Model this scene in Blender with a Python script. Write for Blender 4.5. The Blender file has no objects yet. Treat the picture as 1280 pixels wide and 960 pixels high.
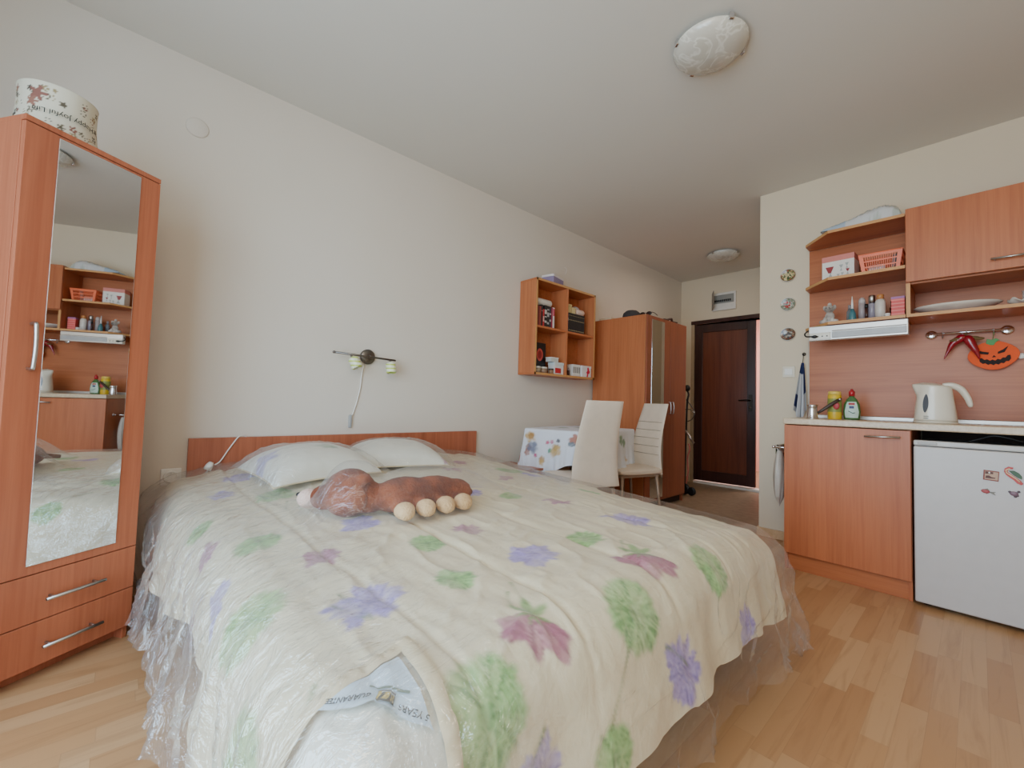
import bpy, bmesh, math, random
import numpy as np
from mathutils import Vector, Matrix, noise as mnoise
PI = math.pi
random.seed(7)

# ------------------------------------------------------------------ soft goods geometry (bed quilt, cover)
def _hash(i, j, seed):
    n = (i.astype(np.int64) * 374761393 + j.astype(np.int64) * 668265263 + seed * 1442695041) & 0x7fffffff
    n = ((n ^ (n >> 13)) * 1274126177) & 0x7fffffff
    n = n ^ (n >> 16)
    return (n & 0xffffff) / float(0xffffff)
def vn(x, y, seed=0):
    x = np.asarray(x, float); y = np.asarray(y, float)
    i = np.floor(x); j = np.floor(y); fx = x - i; fy = y - j
    fx = fx * fx * fx * (fx * (fx * 6 - 15) + 10); fy = fy * fy * fy * (fy * (fy * 6 - 15) + 10)
    a = _hash(i, j, seed); b = _hash(i + 1, j, seed); c = _hash(i, j + 1, seed); d = _hash(i + 1, j + 1, seed)
    return (a + (b - a) * fx) * (1 - fy) + (c + (d - c) * fx) * fy
def fbm(x, y, seed=0, o=3):
    r = 0; a = .5; t = 0
    for k in range(o):
        r = r + a * vn(x * 2 ** k, y * 2 ** k, seed + 17 * k); t += a; a *= .5
    return r / t
def sstep(a, b, x):
    t = np.clip((x - a) / (b - a), 0, 1); return t * t * (3 - 2 * t)

BX0, BX1, BY0, BY1 = .07, 2.00, .27, 1.95
def bed_top(x, y):
    c = 1 - np.abs((y - 1.11) / .86) ** 3.5
    z = .468 + .05 * c + .045 * np.clip(1 - x / 2.0, 0, 1) + .02 * np.exp(-((x - .1) / .3) ** 2)
    return z
def drape(S, T, x0, x1, y0, y1, L, R, top, flare=.12, comp=.85, famp=.03, fseed=3, ffreq=4.0):
    cx = np.clip(S, x0, x1); cy = np.clip(T, y0, y1); u = S - cx; v = T - cy
    d = np.hypot(u, v); dd = np.maximum(d, 1e-9); nx = u / dd; ny = v / dd
    m = np.maximum(np.abs(nx), np.abs(ny)); m = np.where(d < 1e-7, 1, m)
    d2 = d * (1 + (m - 1) * comp)
    a = np.minimum(d2 / R, PI / 2); h = R * np.sin(a); w = R * (1 - np.cos(a))
    e = np.maximum(0, d2 - R * PI / 2); w = w + e * (1 - .5 * flare ** 2)
    th = np.arctan2(ny, nx)
    hem = np.where(np.abs(ny) > np.abs(nx), cx, cy) * ffreq + th * 1.6
    k = np.clip(d2 / L, 0, 1.2)
    h = h + e * flare + famp * k ** 1.6 * (2 * fbm(hem, hem * 0 + .5, fseed, 2) - .7)
    return cx + nx * h, cy + ny * h, top(cx, cy) - w, k
QL = .37
SEAMS = [.40, .72, 1.08, 1.45, 1.80]
def quilt_pos(S, T):
    x, y, z, k = drape(S, T, BX0, BX1, BY0, BY1, QL, .13, bed_top, .10, .8, .05, 3, 3.6)
    flat = 1 - np.clip(k, 0, 1) * .6
    seam = np.zeros_like(z)
    for q in SEAMS:
        seam = seam - .010 * np.exp(-((T - q - .02 * np.sin(S * 2 + q * 7)) / .010) ** 2)
    puff = .014 * (fbm(S * 5, T * 5, 11, 3) - .5) + .010 * (fbm(S * 3 + T * 9, T * 14 - S * 4, 5, 3) - .5)
    r = 1 - np.abs(2 * fbm(S * 7 + T * 2, T * 9, 21, 2) - 1); puff = puff + .007 * r ** 5
    z = z + (seam + puff) * flat
    side = np.clip(k, 0, 1) * .02 * (fbm(S * 7, T * 7, 31, 3) - .5)
    x = x + np.where(S > BX1, side, 0); y = y + np.where(T < BY0, -side, np.where(T > BY1, side, 0))
    return x, y, z
def pillow_top(x, y, cx, cy, hx, hy, rot, zb, h):
    c, s = math.cos(rot), math.sin(rot)
    a = ((x - cx) * c + (y - cy) * s) / hx; b = (-(x - cx) * s + (y - cy) * c) / hy
    q = np.clip(1 - np.abs(a) ** 3, 0, 1) * np.clip(1 - np.abs(b) ** 3, 0, 1)
    return np.where(q > 0, zb + h * q ** .55, 0)
PILLOWS = [(.44, .70, .24, .25, .10, .555, .115), (.36, 1.19, .23, .25, -.22, .565, .105)]
# ------------------------------------------------------------------ helpers
COL = bpy.context.scene.collection
def lin(c):
    return c / 12.92 if c <= .04045 else ((c + .055) / 1.055) ** 2.4
def rgb(r, g, b): return (lin(r / 255), lin(g / 255), lin(b / 255), 1)
def hexc(c): return rgb(*c) if len(c) == 3 else c

def nodes_of(name):
    m = bpy.data.materials.new(name); m.use_nodes = True
    nt = m.node_tree; nt.nodes.clear()
    out = nt.nodes.new('ShaderNodeOutputMaterial'); b = nt.nodes.new('ShaderNodeBsdfPrincipled')
    nt.links.new(b.outputs[0], out.inputs[0])
    return m, nt, b, out
def tex_coord(nt, scale=(1, 1, 1), rot=(0, 0, 0), kind='Object'):
    tc = nt.nodes.new('ShaderNodeTexCoord'); mp = nt.nodes.new('ShaderNodeMapping')
    mp.inputs['Scale'].default_value = scale; mp.inputs['Rotation'].default_value = rot
    nt.links.new(tc.outputs[kind], mp.inputs[0]); return mp.outputs[0]
def noise(nt, vec, scale=5, detail=3, rough=.5, dist=0):
    n = nt.nodes.new('ShaderNodeTexNoise'); n.inputs['Scale'].default_value = scale
    n.inputs['Detail'].default_value = detail; n.inputs['Roughness'].default_value = rough
    n.inputs['Distortion'].default_value = dist
    if vec is not None: nt.links.new(vec, n.inputs['Vector'])
    return n.outputs['Fac']
def ramp(nt, fac, stops):
    r = nt.nodes.new('ShaderNodeValToRGB'); e = r.color_ramp.elements
    while len(e) < len(stops): e.new(.5)
    for i, (p, c) in enumerate(stops): e[i].position = p; e[i].color = c
    nt.links.new(fac, r.inputs[0]); return r.outputs[0]
def bump(nt, b, fac, strength=.2, dist=.01):
    n = nt.nodes.new('ShaderNodeBump'); n.inputs['Strength'].default_value = strength; n.inputs['Distance'].default_value = dist
    nt.links.new(fac, n.inputs['Height']); nt.links.new(n.outputs[0], b.inputs['Normal']); return n
def mix(nt, fac, a, c, mode='MIX'):
    m = nt.nodes.new('ShaderNodeMix'); m.data_type = 'RGBA'; m.blend_type = mode
    for s, v in ((m.inputs[0], fac), (m.inputs[6], a), (m.inputs[7], c)):
        if hasattr(v, 'links') or hasattr(v, 'is_linked'): nt.links.new(v, s)
        else: s.default_value = v
    return m.outputs[2]
MATS = {}
def plain(name, c, rough=.5, metal=0, spec=.5, bumpn=None, trans=0, emit=0, var=.04, alpha=1, coat=0):
    if name in MATS: return MATS[name]
    m, nt, b, out = nodes_of(name)
    col = hexc(c)
    v = tex_coord(nt); n = noise(nt, v, 18, 3)
    d = tuple(max(0, x * (1 - var * 2)) for x in col[:3]) + (1,); l = tuple(min(1, x * (1 + var)) for x in col[:3]) + (1,)
    nt.links.new(ramp(nt, n, [(.3, d), (.7, l)]), b.inputs['Base Color'])
    b.inputs['Roughness'].default_value = rough; b.inputs['Metallic'].default_value = metal
    b.inputs['Specular IOR Level'].default_value = spec; b.inputs['Transmission Weight'].default_value = trans
    b.inputs['Coat Weight'].default_value = coat; b.inputs['Alpha'].default_value = alpha
    if emit: b.inputs['Emission Color'].default_value = col; b.inputs['Emission Strength'].default_value = emit
    if bumpn: bump(nt, b, noise(nt, v, bumpn[0], 4), bumpn[1], .002)
    MATS[name] = m; return m
def wood(name, base, dark, axis='z', rough=.38, fine=1.0, spec=.4):
    if name in MATS: return MATS[name]
    m, nt, b, out = nodes_of(name)
    def sc(a, l): return tuple(l if 'xyz'[i] == axis else a for i in range(3))
    f1 = noise(nt, tex_coord(nt, sc(9, .5)), 1, 3, .5, .6)
    f2 = noise(nt, tex_coord(nt, sc(90 * fine, 2.5)), 1, 5, .65, .2)
    f3 = noise(nt, tex_coord(nt, sc(28 * fine, .9)), 1, 4, .6, 1.2)
    B = hexc(base); D = hexc(dark); Lt = tuple(min(1, x * 1.14) for x in B[:3]) + (1,)
    c1 = ramp(nt, f1, [(.3, D), (.5, B), (.72, Lt)])
    c2 = ramp(nt, f3, [(.38, D), (.52, B)])
    cc = mix(nt, .36, c1, c2)
    c3 = ramp(nt, f2, [(.35, tuple(x * .72 for x in B[:3]) + (1,)), (.6, (1, 1, 1, 1))])
    cf = mix(nt, .16, cc, c3, 'MULTIPLY')
    nt.links.new(cf, b.inputs['Base Color']); b.inputs['Roughness'].default_value = rough
    b.inputs['Specular IOR Level'].default_value = spec
    bump(nt, b, f2, .04, .001)
    MATS[name] = m; return m
def vcol(name, rough=.7, bumpn=(60, .15), sheen=0, spec=.3, trans=0):
    if name in MATS: return MATS[name]
    m, nt, b, out = nodes_of(name)
    a = nt.nodes.new('ShaderNodeVertexColor'); a.layer_name = 'Col'
    v = tex_coord(nt); n = noise(nt, v, 25, 4)
    nt.links.new(mix(nt, .12, a.outputs[0], ramp(nt, n, [(.3, (.75, .75, .75, 1)), (.7, (1, 1, 1, 1))]), 'MULTIPLY'), b.inputs['Base Color'])
    b.inputs['Roughness'].default_value = rough; b.inputs['Sheen Weight'].default_value = sheen; b.inputs['Specular IOR Level'].default_value = spec
    b.inputs['Transmission Weight'].default_value = trans
    if bumpn: bump(nt, b, noise(nt, v, bumpn[0], 4), bumpn[1], .004)
    MATS[name] = m; return m

def tag(o, label=None, cat=None, group=None, kind=None):
    if label: o['label'] = label
    if cat: o['category'] = cat
    if group: o['group'] = group
    if kind: o['kind'] = kind
    return o
def thing(name, label, cat, loc=(0, 0, 0), rotz=0, group=None, rot=None):
    o = bpy.data.objects.new(name, None); COL.objects.link(o); o.empty_display_size = .05
    o.location = loc; o.rotation_euler = rot if rot else (0, 0, rotz)
    return tag(o, label, cat, group)
def dup(root, loc=None, rotz=None, label=None, group=None):
    r = root.copy(); COL.objects.link(r)
    if loc is not None: r.location = loc
    if rotz is not None: r.rotation_euler = (0, 0, rotz)
    if label: r['label'] = label
    if group: r['group'] = group
    for ch in list(root.children):
        c = ch.copy(); COL.objects.link(c); c.parent = r
        for g in list(ch.children):
            d = g.copy(); COL.objects.link(d); d.parent = c
    return r

class B:
    """collects shapes, then links them as ONE mesh object"""
    def __init__(s): s.v = []; s.f = []; s.sm = []; s.mi = []; s.cm = 0
    def add(s, vs, fs, smooth=False):
        k = len(s.v); s.v += [tuple(map(float, p)) for p in vs]
        for f in fs: s.f.append([i + k for i in f]); s.sm.append(smooth); s.mi.append(s.cm)
        return s
    def slot(s, i): s.cm = i; return s
    def box(s, x0, x1, y0, y1, z0, z1):
        v = [(x, y, z) for z in (z0, z1) for y in (y0, y1) for x in (x0, x1)]
        return s.add(v, [(0, 2, 3, 1), (4, 5, 7, 6), (0, 1, 5, 4), (2, 6, 7, 3), (0, 4, 6, 2), (1, 3, 7, 5)])
    def boxm(s, M, sx, sy, sz):
        v = [M @ Vector((x, y, z)) for z in (-sz / 2, sz / 2) for y in (-sy / 2, sy / 2) for x in (-sx / 2, sx / 2)]
        return s.add(v, [(0, 2, 3, 1), (4, 5, 7, 6), (0, 1, 5, 4), (2, 6, 7, 3), (0, 4, 6, 2), (1, 3, 7, 5)])
    def lathe(s, prof, c=(0, 0, 0), n=32, axis='z', cap=True, smooth=True, sx=1, sy=1, M=None):
        vs = []; fs = []
        for r, z in prof:
            for i in range(n):
                a = 2 * PI * i / n; p = (r * math.cos(a) * sx, r * math.sin(a) * sy, z)
                if axis == 'x': p = (p[2], p[0], p[1])
                elif axis == 'y': p = (p[0], p[2], p[1]) if False else (p[1], p[2], p[0])
                if M is not None: p = M @ Vector(p)
                vs.append((p[0] + c[0], p[1] + c[1], p[2] + c[2]))
        for j in range(len(prof) - 1):
            for i in range(n):
                a = j * n + i; b = j * n + (i + 1) % n; fs.append((a, b, b + n, a + n))
        if cap:
            if prof[0][0] > 1e-5: fs.append(tuple(range(n - 1, -1, -1)))
            if prof[-1][0] > 1e-5: fs.append(tuple((len(prof) - 1) * n + i for i in range(n)))
        return s.add(vs, fs, smooth)
    def tube(s, pts, r, n=10, closed=False, smooth=True, flat=1.0):
        pts = [Vector(p) for p in pts]; rs = r if isinstance(r, (list, tuple)) else [r] * len(pts)
        vs = []; fs = []; up = None; N = len(pts)
        for k, p in enumerate(pts):
            a = pts[max(0, k - 1)]; b = pts[min(N - 1, k + 1)]
            if closed: a = pts[(k - 1) % N]; b = pts[(k + 1) % N]
            t = (b - a).normalized()
            if up is None: up = t.orthogonal().normalized()
            up = (up - t * up.dot(t)); up = up.normalized() if up.length > 1e-6 else t.orthogonal().normalized()
            w = t.cross(up)
            for i in range(n):
                an = 2 * PI * i / n; vs.append(p + (up * math.cos(an) * flat + w * math.sin(an)) * rs[k])
        R = N if closed else N - 1
        for k in range(R):
            for i in range(n):
                a = k * n + i; b = k * n + (i + 1) % n; c = ((k + 1) % N) * n
                fs.append((a, b, c + (i + 1) % n, c + i))
        if not closed:
            fs.append(tuple(range(n - 1, -1, -1))); fs.append(tuple((N - 1) * n + i for i in range(n)))
        return s.add(vs, fs, smooth)
    def prism(s, poly, M, h):
        """2-D polygon in M's xy plane, thickness h along M's z"""
        n = len(poly); v = [M @ Vector((x, y, 0)) for x, y in poly] + [M @ Vector((x, y, h)) for x, y in poly]
        return s.add(v, [tuple(range(n - 1, -1, -1)), tuple(range(n, 2 * n))] + [(i, (i + 1) % n, n + (i + 1) % n, n + i) for i in range(n)])
    def ell(s, c, r, n=20, m=12, M=None):
        vs = []; fs = []
        for j in range(m + 1):
            th = PI * j / m
            for i in range(n):
                a = 2 * PI * i / n; p = Vector((r[0] * math.sin(th) * math.cos(a), r[1] * math.sin(th) * math.sin(a), r[2] * math.cos(th)))
                if M is not None: p = M @ p
                vs.append(p + Vector(c))
        for j in range(m):
            for i in range(n):
                fs.append((j * n + i, (j + 1) * n + i, (j + 1) * n + (i + 1) % n, j * n + (i + 1) % n))
        return s.add(vs, fs, True)
    def grid(s, X, Y, Z, smooth=True):
        a, b = X.shape; k = len(s.v)
        s.v += list(zip(X.ravel().tolist(), Y.ravel().tolist(), Z.ravel().tolist()))
        for i in range(a - 1):
            r0 = k + i * b
            for j in range(b - 1):
                s.f.append((r0 + j, r0 + j + 1, r0 + b + j + 1, r0 + b + j)); s.sm.append(smooth); s.mi.append(s.cm)
        return s
    def build(s, name, mat, parent=None, bevel=0, W=False, colors=None, seg=2, subsurf=0, solid=0, merge=False):
        me = bpy.data.meshes.new(name); vs = s.v
        if W and parent is not None:
            p = parent
            while p.parent: p = p.parent
            R = Matrix.LocRotScale(p.location, p.rotation_euler, None).inverted()
            vs = [R @ Vector(v) for v in vs]
        me.from_pydata(vs, [], s.f)
        me.polygons.foreach_set('use_smooth', s.sm); me.polygons.foreach_set('material_index', s.mi)
        if colors is not None:
            at = me.color_attributes.new('Col', 'FLOAT_COLOR', 'POINT'); at.data.foreach_set('color', np.asarray(colors, np.float32).ravel())
        me.update()
        if merge or not colors is not None:
            bm = bmesh.new(); bm.from_mesh(me); bmesh.ops.remove_doubles(bm, verts=bm.verts, dist=1e-6) if merge else None
            bmesh.ops.recalc_face_normals(bm, faces=bm.faces); bm.to_mesh(me); bm.free()
        for m_ in (mat if isinstance(mat, (list, tuple)) else [mat]): me.materials.append(m_)
        o = bpy.data.objects.new(name, me); COL.objects.link(o)
        if parent is not None: o.parent = parent
        if solid:
            q = o.modifiers.new('Solid', 'SOLIDIFY'); q.thickness = solid; q.offset = 0
        if bevel:
            q = o.modifiers.new('Bevel', 'BEVEL'); q.width = bevel; q.segments = seg; q.limit_method = 'ANGLE'; q.angle_limit = .7
            q.harden_normals = False
        if subsurf:
            q = o.modifiers.new('Sub', 'SUBSURF'); q.levels = subsurf; q.render_levels = subsurf
        return o
def struct(o): o['kind'] = 'structure'; return o
def bx(name, mat, parent, x0, x1, y0, y1, z0, z1, bevel=.002, W=False):
    return B().box(x0, x1, y0, y1, z0, z1).build(name, mat, parent, bevel, W)
def text_verts(txt, size, ext=.0004):
    cu = bpy.data.curves.new('t', 'FONT'); cu.body = txt; cu.size = size; cu.extrude = ext; cu.align_x = 'CENTER'; cu.align_y = 'CENTER'; cu.resolution_u = 3
    o = bpy.data.objects.new('t', cu); me = bpy.data.meshes.new_from_object(o)
    v = [tuple(p.co) for p in me.vertices]; f = [tuple(p.vertices) for p in me.polygons]
    bpy.data.objects.remove(o); bpy.data.curves.remove(cu); bpy.data.meshes.remove(me)
    return v, f
def lettering(name, txt, size, fn, mat, parent, W=False):
    v, f = text_verts(txt, size)
    return B().add([fn(*p) for p in v], f).build(name, mat, parent, W=W)
def frame_at(o, xdir, ydir):
    x = Vector(xdir).normalized(); y = Vector(ydir).normalized(); z = x.cross(y)
    return Matrix(((x.x, y.x, z.x, o[0]), (x.y, y.y, z.y, o[1]), (x.z, y.z, z.z, o[2]), (0, 0, 0, 1)))
def smooth_path(pts, n=6):
    P = [Vector(p) for p in pts]; out = []
    for i in range(len(P) - 1):
        a = P[max(0, i - 1)]; b = P[i]; c = P[i + 1]; d = P[min(len(P) - 1, i + 2)]
        for k in range(n):
            t = k / n
            out.append(.5 * ((2 * b) + (c - a) * t + (2 * a - 5 * b + 4 * c - d) * t * t + (-a + 3 * b - 3 * c + d) * t ** 3))
    out.append(P[-1]); return out

# ------------------------------------------------------------------ materials
def wall_mat(name, c, c2):
    m, nt, b, out = nodes_of(name)
    v = tex_coord(nt); n = noise(nt, v, .9, 3)
    nt.links.new(ramp(nt, n, [(.3, hexc(c)), (.7, hexc(c2))]), b.inputs['Base Color'])
    b.inputs['Roughness'].default_value = .85; b.inputs['Specular IOR Level'].default_value = .2
    bump(nt, b, noise(nt, v, 90, 4), .08, .003); return m
M_wall = wall_mat('wall paint', (217, 207, 193), (221, 212, 199))
M_wallw = wall_mat('warm-lit wall paint', (218, 203, 178), (222, 208, 184))  # same wall paint, with warm light on these walls put into the colour
M_ceil = wall_mat('ceiling paint', (216, 212, 202), (220, 216, 206))
M_pink = wall_mat('pink paint', (238, 190, 180), (240, 196, 186))
def floor_mat():
    m, nt, b, out = nodes_of('laminate')
    N = nt.nodes; L = nt.links
    tc = N.new('ShaderNodeTexCoord'); sp = N.new('ShaderNodeSeparateXYZ'); L.new(tc.outputs['Object'], sp.inputs[0])
    def ma(op, a, c=None):
        n = N.new('ShaderNodeMath'); n.operation = op
        for s, v in ((n.inputs[0], a), (n.inputs[1], c)):
            if v is None: continue
            if isinstance(v, (int, float)): s.default_value = v
            else: L.new(v, s)
        return n.outputs[0]
    fx = ma('DIVIDE', sp.outputs[0], .065); row = ma('FLOOR', fx)
    wn = N.new('ShaderNodeTexWhiteNoise'); wn.noise_dimensions = '1D'; L.new(row, wn.inputs['W'])
    fy = ma('ADD', ma('DIVIDE', sp.outputs[1], .46), ma('MULTIPLY', wn.outputs[0], 7.3)); col = ma('FLOOR', fy)
    cb = N.new('ShaderNodeCombineXYZ'); L.new(row, cb.inputs[0]); L.new(col, cb.inputs[1])
    w2 = N.new('ShaderNodeTexWhiteNoise'); w2.noise_dimensions = '2D'; L.new(cb.outputs[0], w2.inputs[0])
    base = ramp(nt, w2.outputs[0], [(0, rgb(180, 134, 92)), (.35, rgb(188, 143, 100)), (.7, rgb(193, 150, 108)), (1, rgb(200, 160, 118))])
    # grain, shifted per strip
    mp = N.new('ShaderNodeMapping'); mp.inputs['Scale'].default_value = (26, 1.6, 1); L.new(tc.outputs['Object'], mp.inputs[0])
    av = N.new('ShaderNodeVectorMath'); av.operation = 'ADD'; L.new(mp.outputs[0], av.inputs[0]); L.new(w2.outputs[1], av.inputs[1])
    sc = N.new('ShaderNodeVectorMath'); sc.operation = 'SCALE'; L.new(w2.outputs[1], sc.inputs[0]); sc.inputs['Scale'].default_value = 9
    L.new(sc.outputs[0], av.inputs[1])
    g = noise(nt, av.outputs[0], 1, 5, .6, 1.0)
    gc = ramp(nt, g, [(.32, (.62, .56, .5, 1)), (.5, (1, 1, 1, 1))])
    c = mix(nt, .45, base, gc, 'MULTIPLY')
    # hairline joints
    frx = ma('FRACT', fx); fry = ma('FRACT', fy)
    e1 = ma('LESS_THAN', frx, .02); e2 = ma('LESS_THAN', fry, .004); e = ma('MAXIMUM', e1, e2)
    c = mix(nt, ma('MULTIPLY', e, .22), c, rgb(110, 76, 48))
    L.new(c, b.inputs['Base Color']); b.inputs['Roughness'].default_value = .36; b.inputs['Specular IOR Level'].default_value = .45
    return m
M_floor = floor_mat()
M_tile = plain('hall tile', (160, 138, 112), .45, var=.1)
W_red = wood('cherry laminate front', (184, 108, 76), (164, 88, 60), 'z')
W_redx = wood('cherry laminate front across', (184, 108, 76), (164, 88, 60), 'x')
W_redy = wood('cherry laminate headboard', (178, 104, 74), (148, 80, 54), 'z', fine=1.6)
W_or = wood('alder laminate', (194, 120, 78), (172, 98, 60), 'z')
W_orh = wood('alder laminate across', (188, 112, 70), (168, 94, 56), 'y')
W_kit = wood('kitchen laminate front', (184, 108, 68), (162, 88, 54), 'z')
W_kith = wood('kitchen laminate panel', (184, 110, 68), (162, 90, 52), 'x')
W_edge = plain('pale edge banding', (205, 150, 92), .5)
W_dark = wood('dark door wood', (112, 60, 40), (78, 40, 28), 'z', rough=.3)
W_darkf = wood('dark door frame wood', (66, 38, 32), (44, 24, 22), 'z', rough=.3)
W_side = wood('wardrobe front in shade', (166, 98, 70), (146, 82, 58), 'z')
W_night = wood('nightstand wood', (168, 104, 76), (140, 80, 56), 'y')
W_skirt = wood('pale skirting wood', (214, 180, 140), (196, 160, 120), 'y')
M_mirror = plain('mirror silver', (232, 234, 236), .015, 1, var=0)
M_chrome = plain('chrome', (225, 225, 228), .12, 1, var=0)
M_steel = plain('brushed steel', (190, 188, 184), .32, 1, var=.02)
M_dsteel = plain('dark nickel', (120, 114, 108), .35, 1, var=.02)
M_alu = plain('aluminium strip', (206, 202, 196), .35, .6, var=.02)
M_black = plain('black plastic', (22, 22, 24), .4)
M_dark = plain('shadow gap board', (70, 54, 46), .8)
M_white = plain('white plastic', (236, 234, 228), .3, var=.01)
M_offw = plain('ivory plastic', (226, 218, 200), .28, var=.01, coat=.3)
M_fridge = plain('fridge enamel', (196, 191, 188), .3, var=.015, spec=.5)
M_leather = plain('cream leatherette', (222, 206, 186), .42, bumpn=(160, .15), var=.02)
M_cleg = plain('taupe metal leg', (170, 148, 128), .4, .3)
M_glass = plain('clear glass', (225, 230, 228), .04, var=0, alpha=.28)
M_card = plain('white card', (232, 228, 220), .6, var=.02)
M_paper = plain('cream paper', (214, 196, 150), .7)
M_green = plain('leaf green', (62, 140, 60), .5)
M_red = plain('glossy red', (146, 20, 36), .25, coat=.5)
# ------------------------------------------------------------------ the room
H = 2.626
FY, KY, XC = 5.44, 3.62, 1.52        # far wall, kitchen wall, corridor corner
BY, RX = -.86, 3.45                  # window wall, right wall
def wbox(name, mat, *a): return struct(B().box(*a).build(name, mat))
wbox('floor', M_floor, -.15, RX + .15, BY - .15, KY - .0, -.1, 0)
wbox('floor_hall', M_tile, -.15, RX + .15, KY, FY + 2.2, -.1, 0)
wbox('ceiling', M_ceil, -.15, RX + .15, BY - .15, FY + 2.2, H, H + .1)
wbox('wall_left', M_wall, -.15, 0, BY - .15, FY + 2.2, 0, H)
wbox('wall_right', M_wallw, RX, RX + .15, BY - .15, KY + .15, 0, H)
wbox('wall_kitchen', M_wallw, XC, RX, KY, KY + .15, 0, H)
wbox('wall_corridor', M_wallw, XC, XC + .12, KY + .15, FY, 0, H)
# far wall with door opening x .15 .. 1.01
DX0, DX1, DZ = .19, 1.02, 2.03
o = B().box(0, DX0 - .03, FY, FY + .14, 0, H).box(DX1, XC + .1, FY, FY + .14, 0, H).box(DX0 - .03, DX1, FY, FY + .14, DZ, H).build('wall_far', M_wallw); struct(o)
# the pink room behind the door
wbox('wall_pink_room', M_pink, -.0, XC + .5, FY + 1.9, FY + 2.0, 0, H)
wbox('wall_pink_room_side', M_pink, XC + .1, XC + .2, FY + .14, FY + 1.9, 0, H)
# window wall behind the camera: opening x .95 .. 3.1, z .08 .. 2.28
wx0, wx1, wz0, wz1 = .95, 3.15, .06, 2.3
o = B().box(0, wx0, BY - .15, BY, 0, H).box(wx1, RX, BY - .15, BY, 0, H).box(wx0, wx1, BY - .15, BY, wz1, H).box(wx0, wx1, BY - .15, BY, 0, wz0).build('wall_window', M_wall); struct(o)
b = B()
for x in (wx0, (wx0 + wx1) / 2 - .03, wx1 - .06): b.box(x, x + .06, BY - .1, BY - .04, wz0, wz1)
b.box(wx0, wx1, BY - .1, BY - .04, wz0, wz0 + .07); b.box(wx0, wx1, BY - .1, BY - .04, wz1 - .07, wz1)
struct(b.build('window_1', M_white, None, .004))
# skirting boards
def skirt(name, *a): return struct(B().box(*a).build(name, W_skirt, None, .003))
skirt('baseboard_left', 0, .014, BY, FY, 0, .065)
skirt('baseboard_kitchen', XC - .012, 1.86, KY - .014, KY, 0, .065)
skirt('baseboard_corridor', XC - .014, XC, KY, FY, 0, .065)
skirt('baseboard_far', 0, DX0 - .06, FY - .014, FY, 0, .065)
skirt('baseboard_right', RX - .014, RX, BY, KY, 0, .065)
# door frame, threshold and the leaf standing slightly open into the far room
fr = thing('door_frame', None, None); fr['kind'] = 'structure'; fr.name = 'trim_1'
B().box(DX0 - .045, DX0 - .005, FY - .012, FY + .15, 0, DZ + .0).build('jamb', plain('pale jamb', (176, 156, 128), .5), fr, .003)
B().box(DX0 - .045, DX1 + .05, FY - .02, FY + .15, DZ, DZ + .045).build('head_casing', W_darkf, fr, .003)
B().box(DX1, DX1 + .05, FY - .02, FY + .15, 0, DZ + .0).build('side_casing', W_darkf, fr, .003)
B().box(DX0 - .005, DX1, FY + .0, FY + .13, 0, .028).build('threshold', M_card, fr, .003)
dr = thing('door_1', None, None, (DX0, FY - .0, 0), math.radians(5)); dr['kind'] = 'structure'
LW, LH0, LH1 = .705, .04, DZ - .01
b = B().box(0, .095, 0, .04, LH0, LH1).box(LW - .095, LW, 0, .04, LH0, LH1).box(.095, LW - .095, 0, .04, LH1 - .1, LH1).box(.095, LW - .095, 0, .04, LH0, LH0 + .13)
b.build('leaf_frame', W_darkf, dr, .003)
B().box(.09, LW - .09, .012, .03, LH0 + .1, LH1 - .08).build('leaf_panel', W_dark, dr, .002)
h = B().box(LW - .075, LW - .035, -.006, 0, .93, 1.13).build('lock_plate', plain('dark bronze', (52, 44, 38), .35, .8), dr, .004)
B().tube([(LW - .055, -.005, 1.06), (LW - .055, -.045, 1.06), (LW - .10, -.05, 1.062), (LW - .17, -.048, 1.055)], .009, 8).build('door_handle', MATS['dark bronze'], dr)
B().tube([(LW - .055, -.004, .975), (LW - .055, -.014, .975)], .012, 12).build('lock_cylinder', M_dsteel, dr)

# ------------------------------------------------------------------ small fittings on the walls
def socket():
    t = thing('wall_socket', 'white round-pin power socket low on the wall left of the bed headboard', 'socket', (0, .193, .534))
    B().box(0, .012, -.040, .040, -.040, .040).build('socket_frame', M_white, t, .005)
    B().lathe([(.030, .0), (.030, .012), (.021, .014), (.019, .004), (0, .004)], (.004, 0, 0), 28, 'x').build('socket_face', M_white, t)
    b = B()
    for s in (-1, 1): b.lathe([(.0032, 0), (.0032, .003)], (.0075, s * .0095, 0), 10, 'x')
    b.build('pin_hole', M_black, t)
    for q_ in (.017, -.021): B().box(.008, .014, -.003, .003, q_, q_ + .004).build('earth_clip', M_steel, t)
socket()
t = thing('light_switch', 'white light switch on the narrow wall below the three painted wall plates', 'switch', (1.717, KY, 1.235))
B().box(-.040, .040, -.010, 0, -.042, .042).build('switch_frame', M_offw, t, .004)
B().box(-.026, .026, -.016, -.009, -.024, .024).build('rocker', M_white, t, .004)
t = B().lathe([(.048, 0), (.048, .004), (.044, .007), (0, .007)], (0, .209, 2.286), 40, 'x').build('vent_cover', M_wall)
tag(t, 'round plastered-over cover plate high on the wall above the bed, wall coloured', 'cover plate')
t = B().tube(smooth_path([(0.0, 3.07, 2.19), (.012, 3.075, 2.225), (.014, 3.06, 2.245), (.004, 3.05, 2.25)]), .0018, 6).build('wire_hook', M_white)
tag(t, 'thin pale wire hook sticking out of the wall above the lilac box', 'hook')
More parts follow.
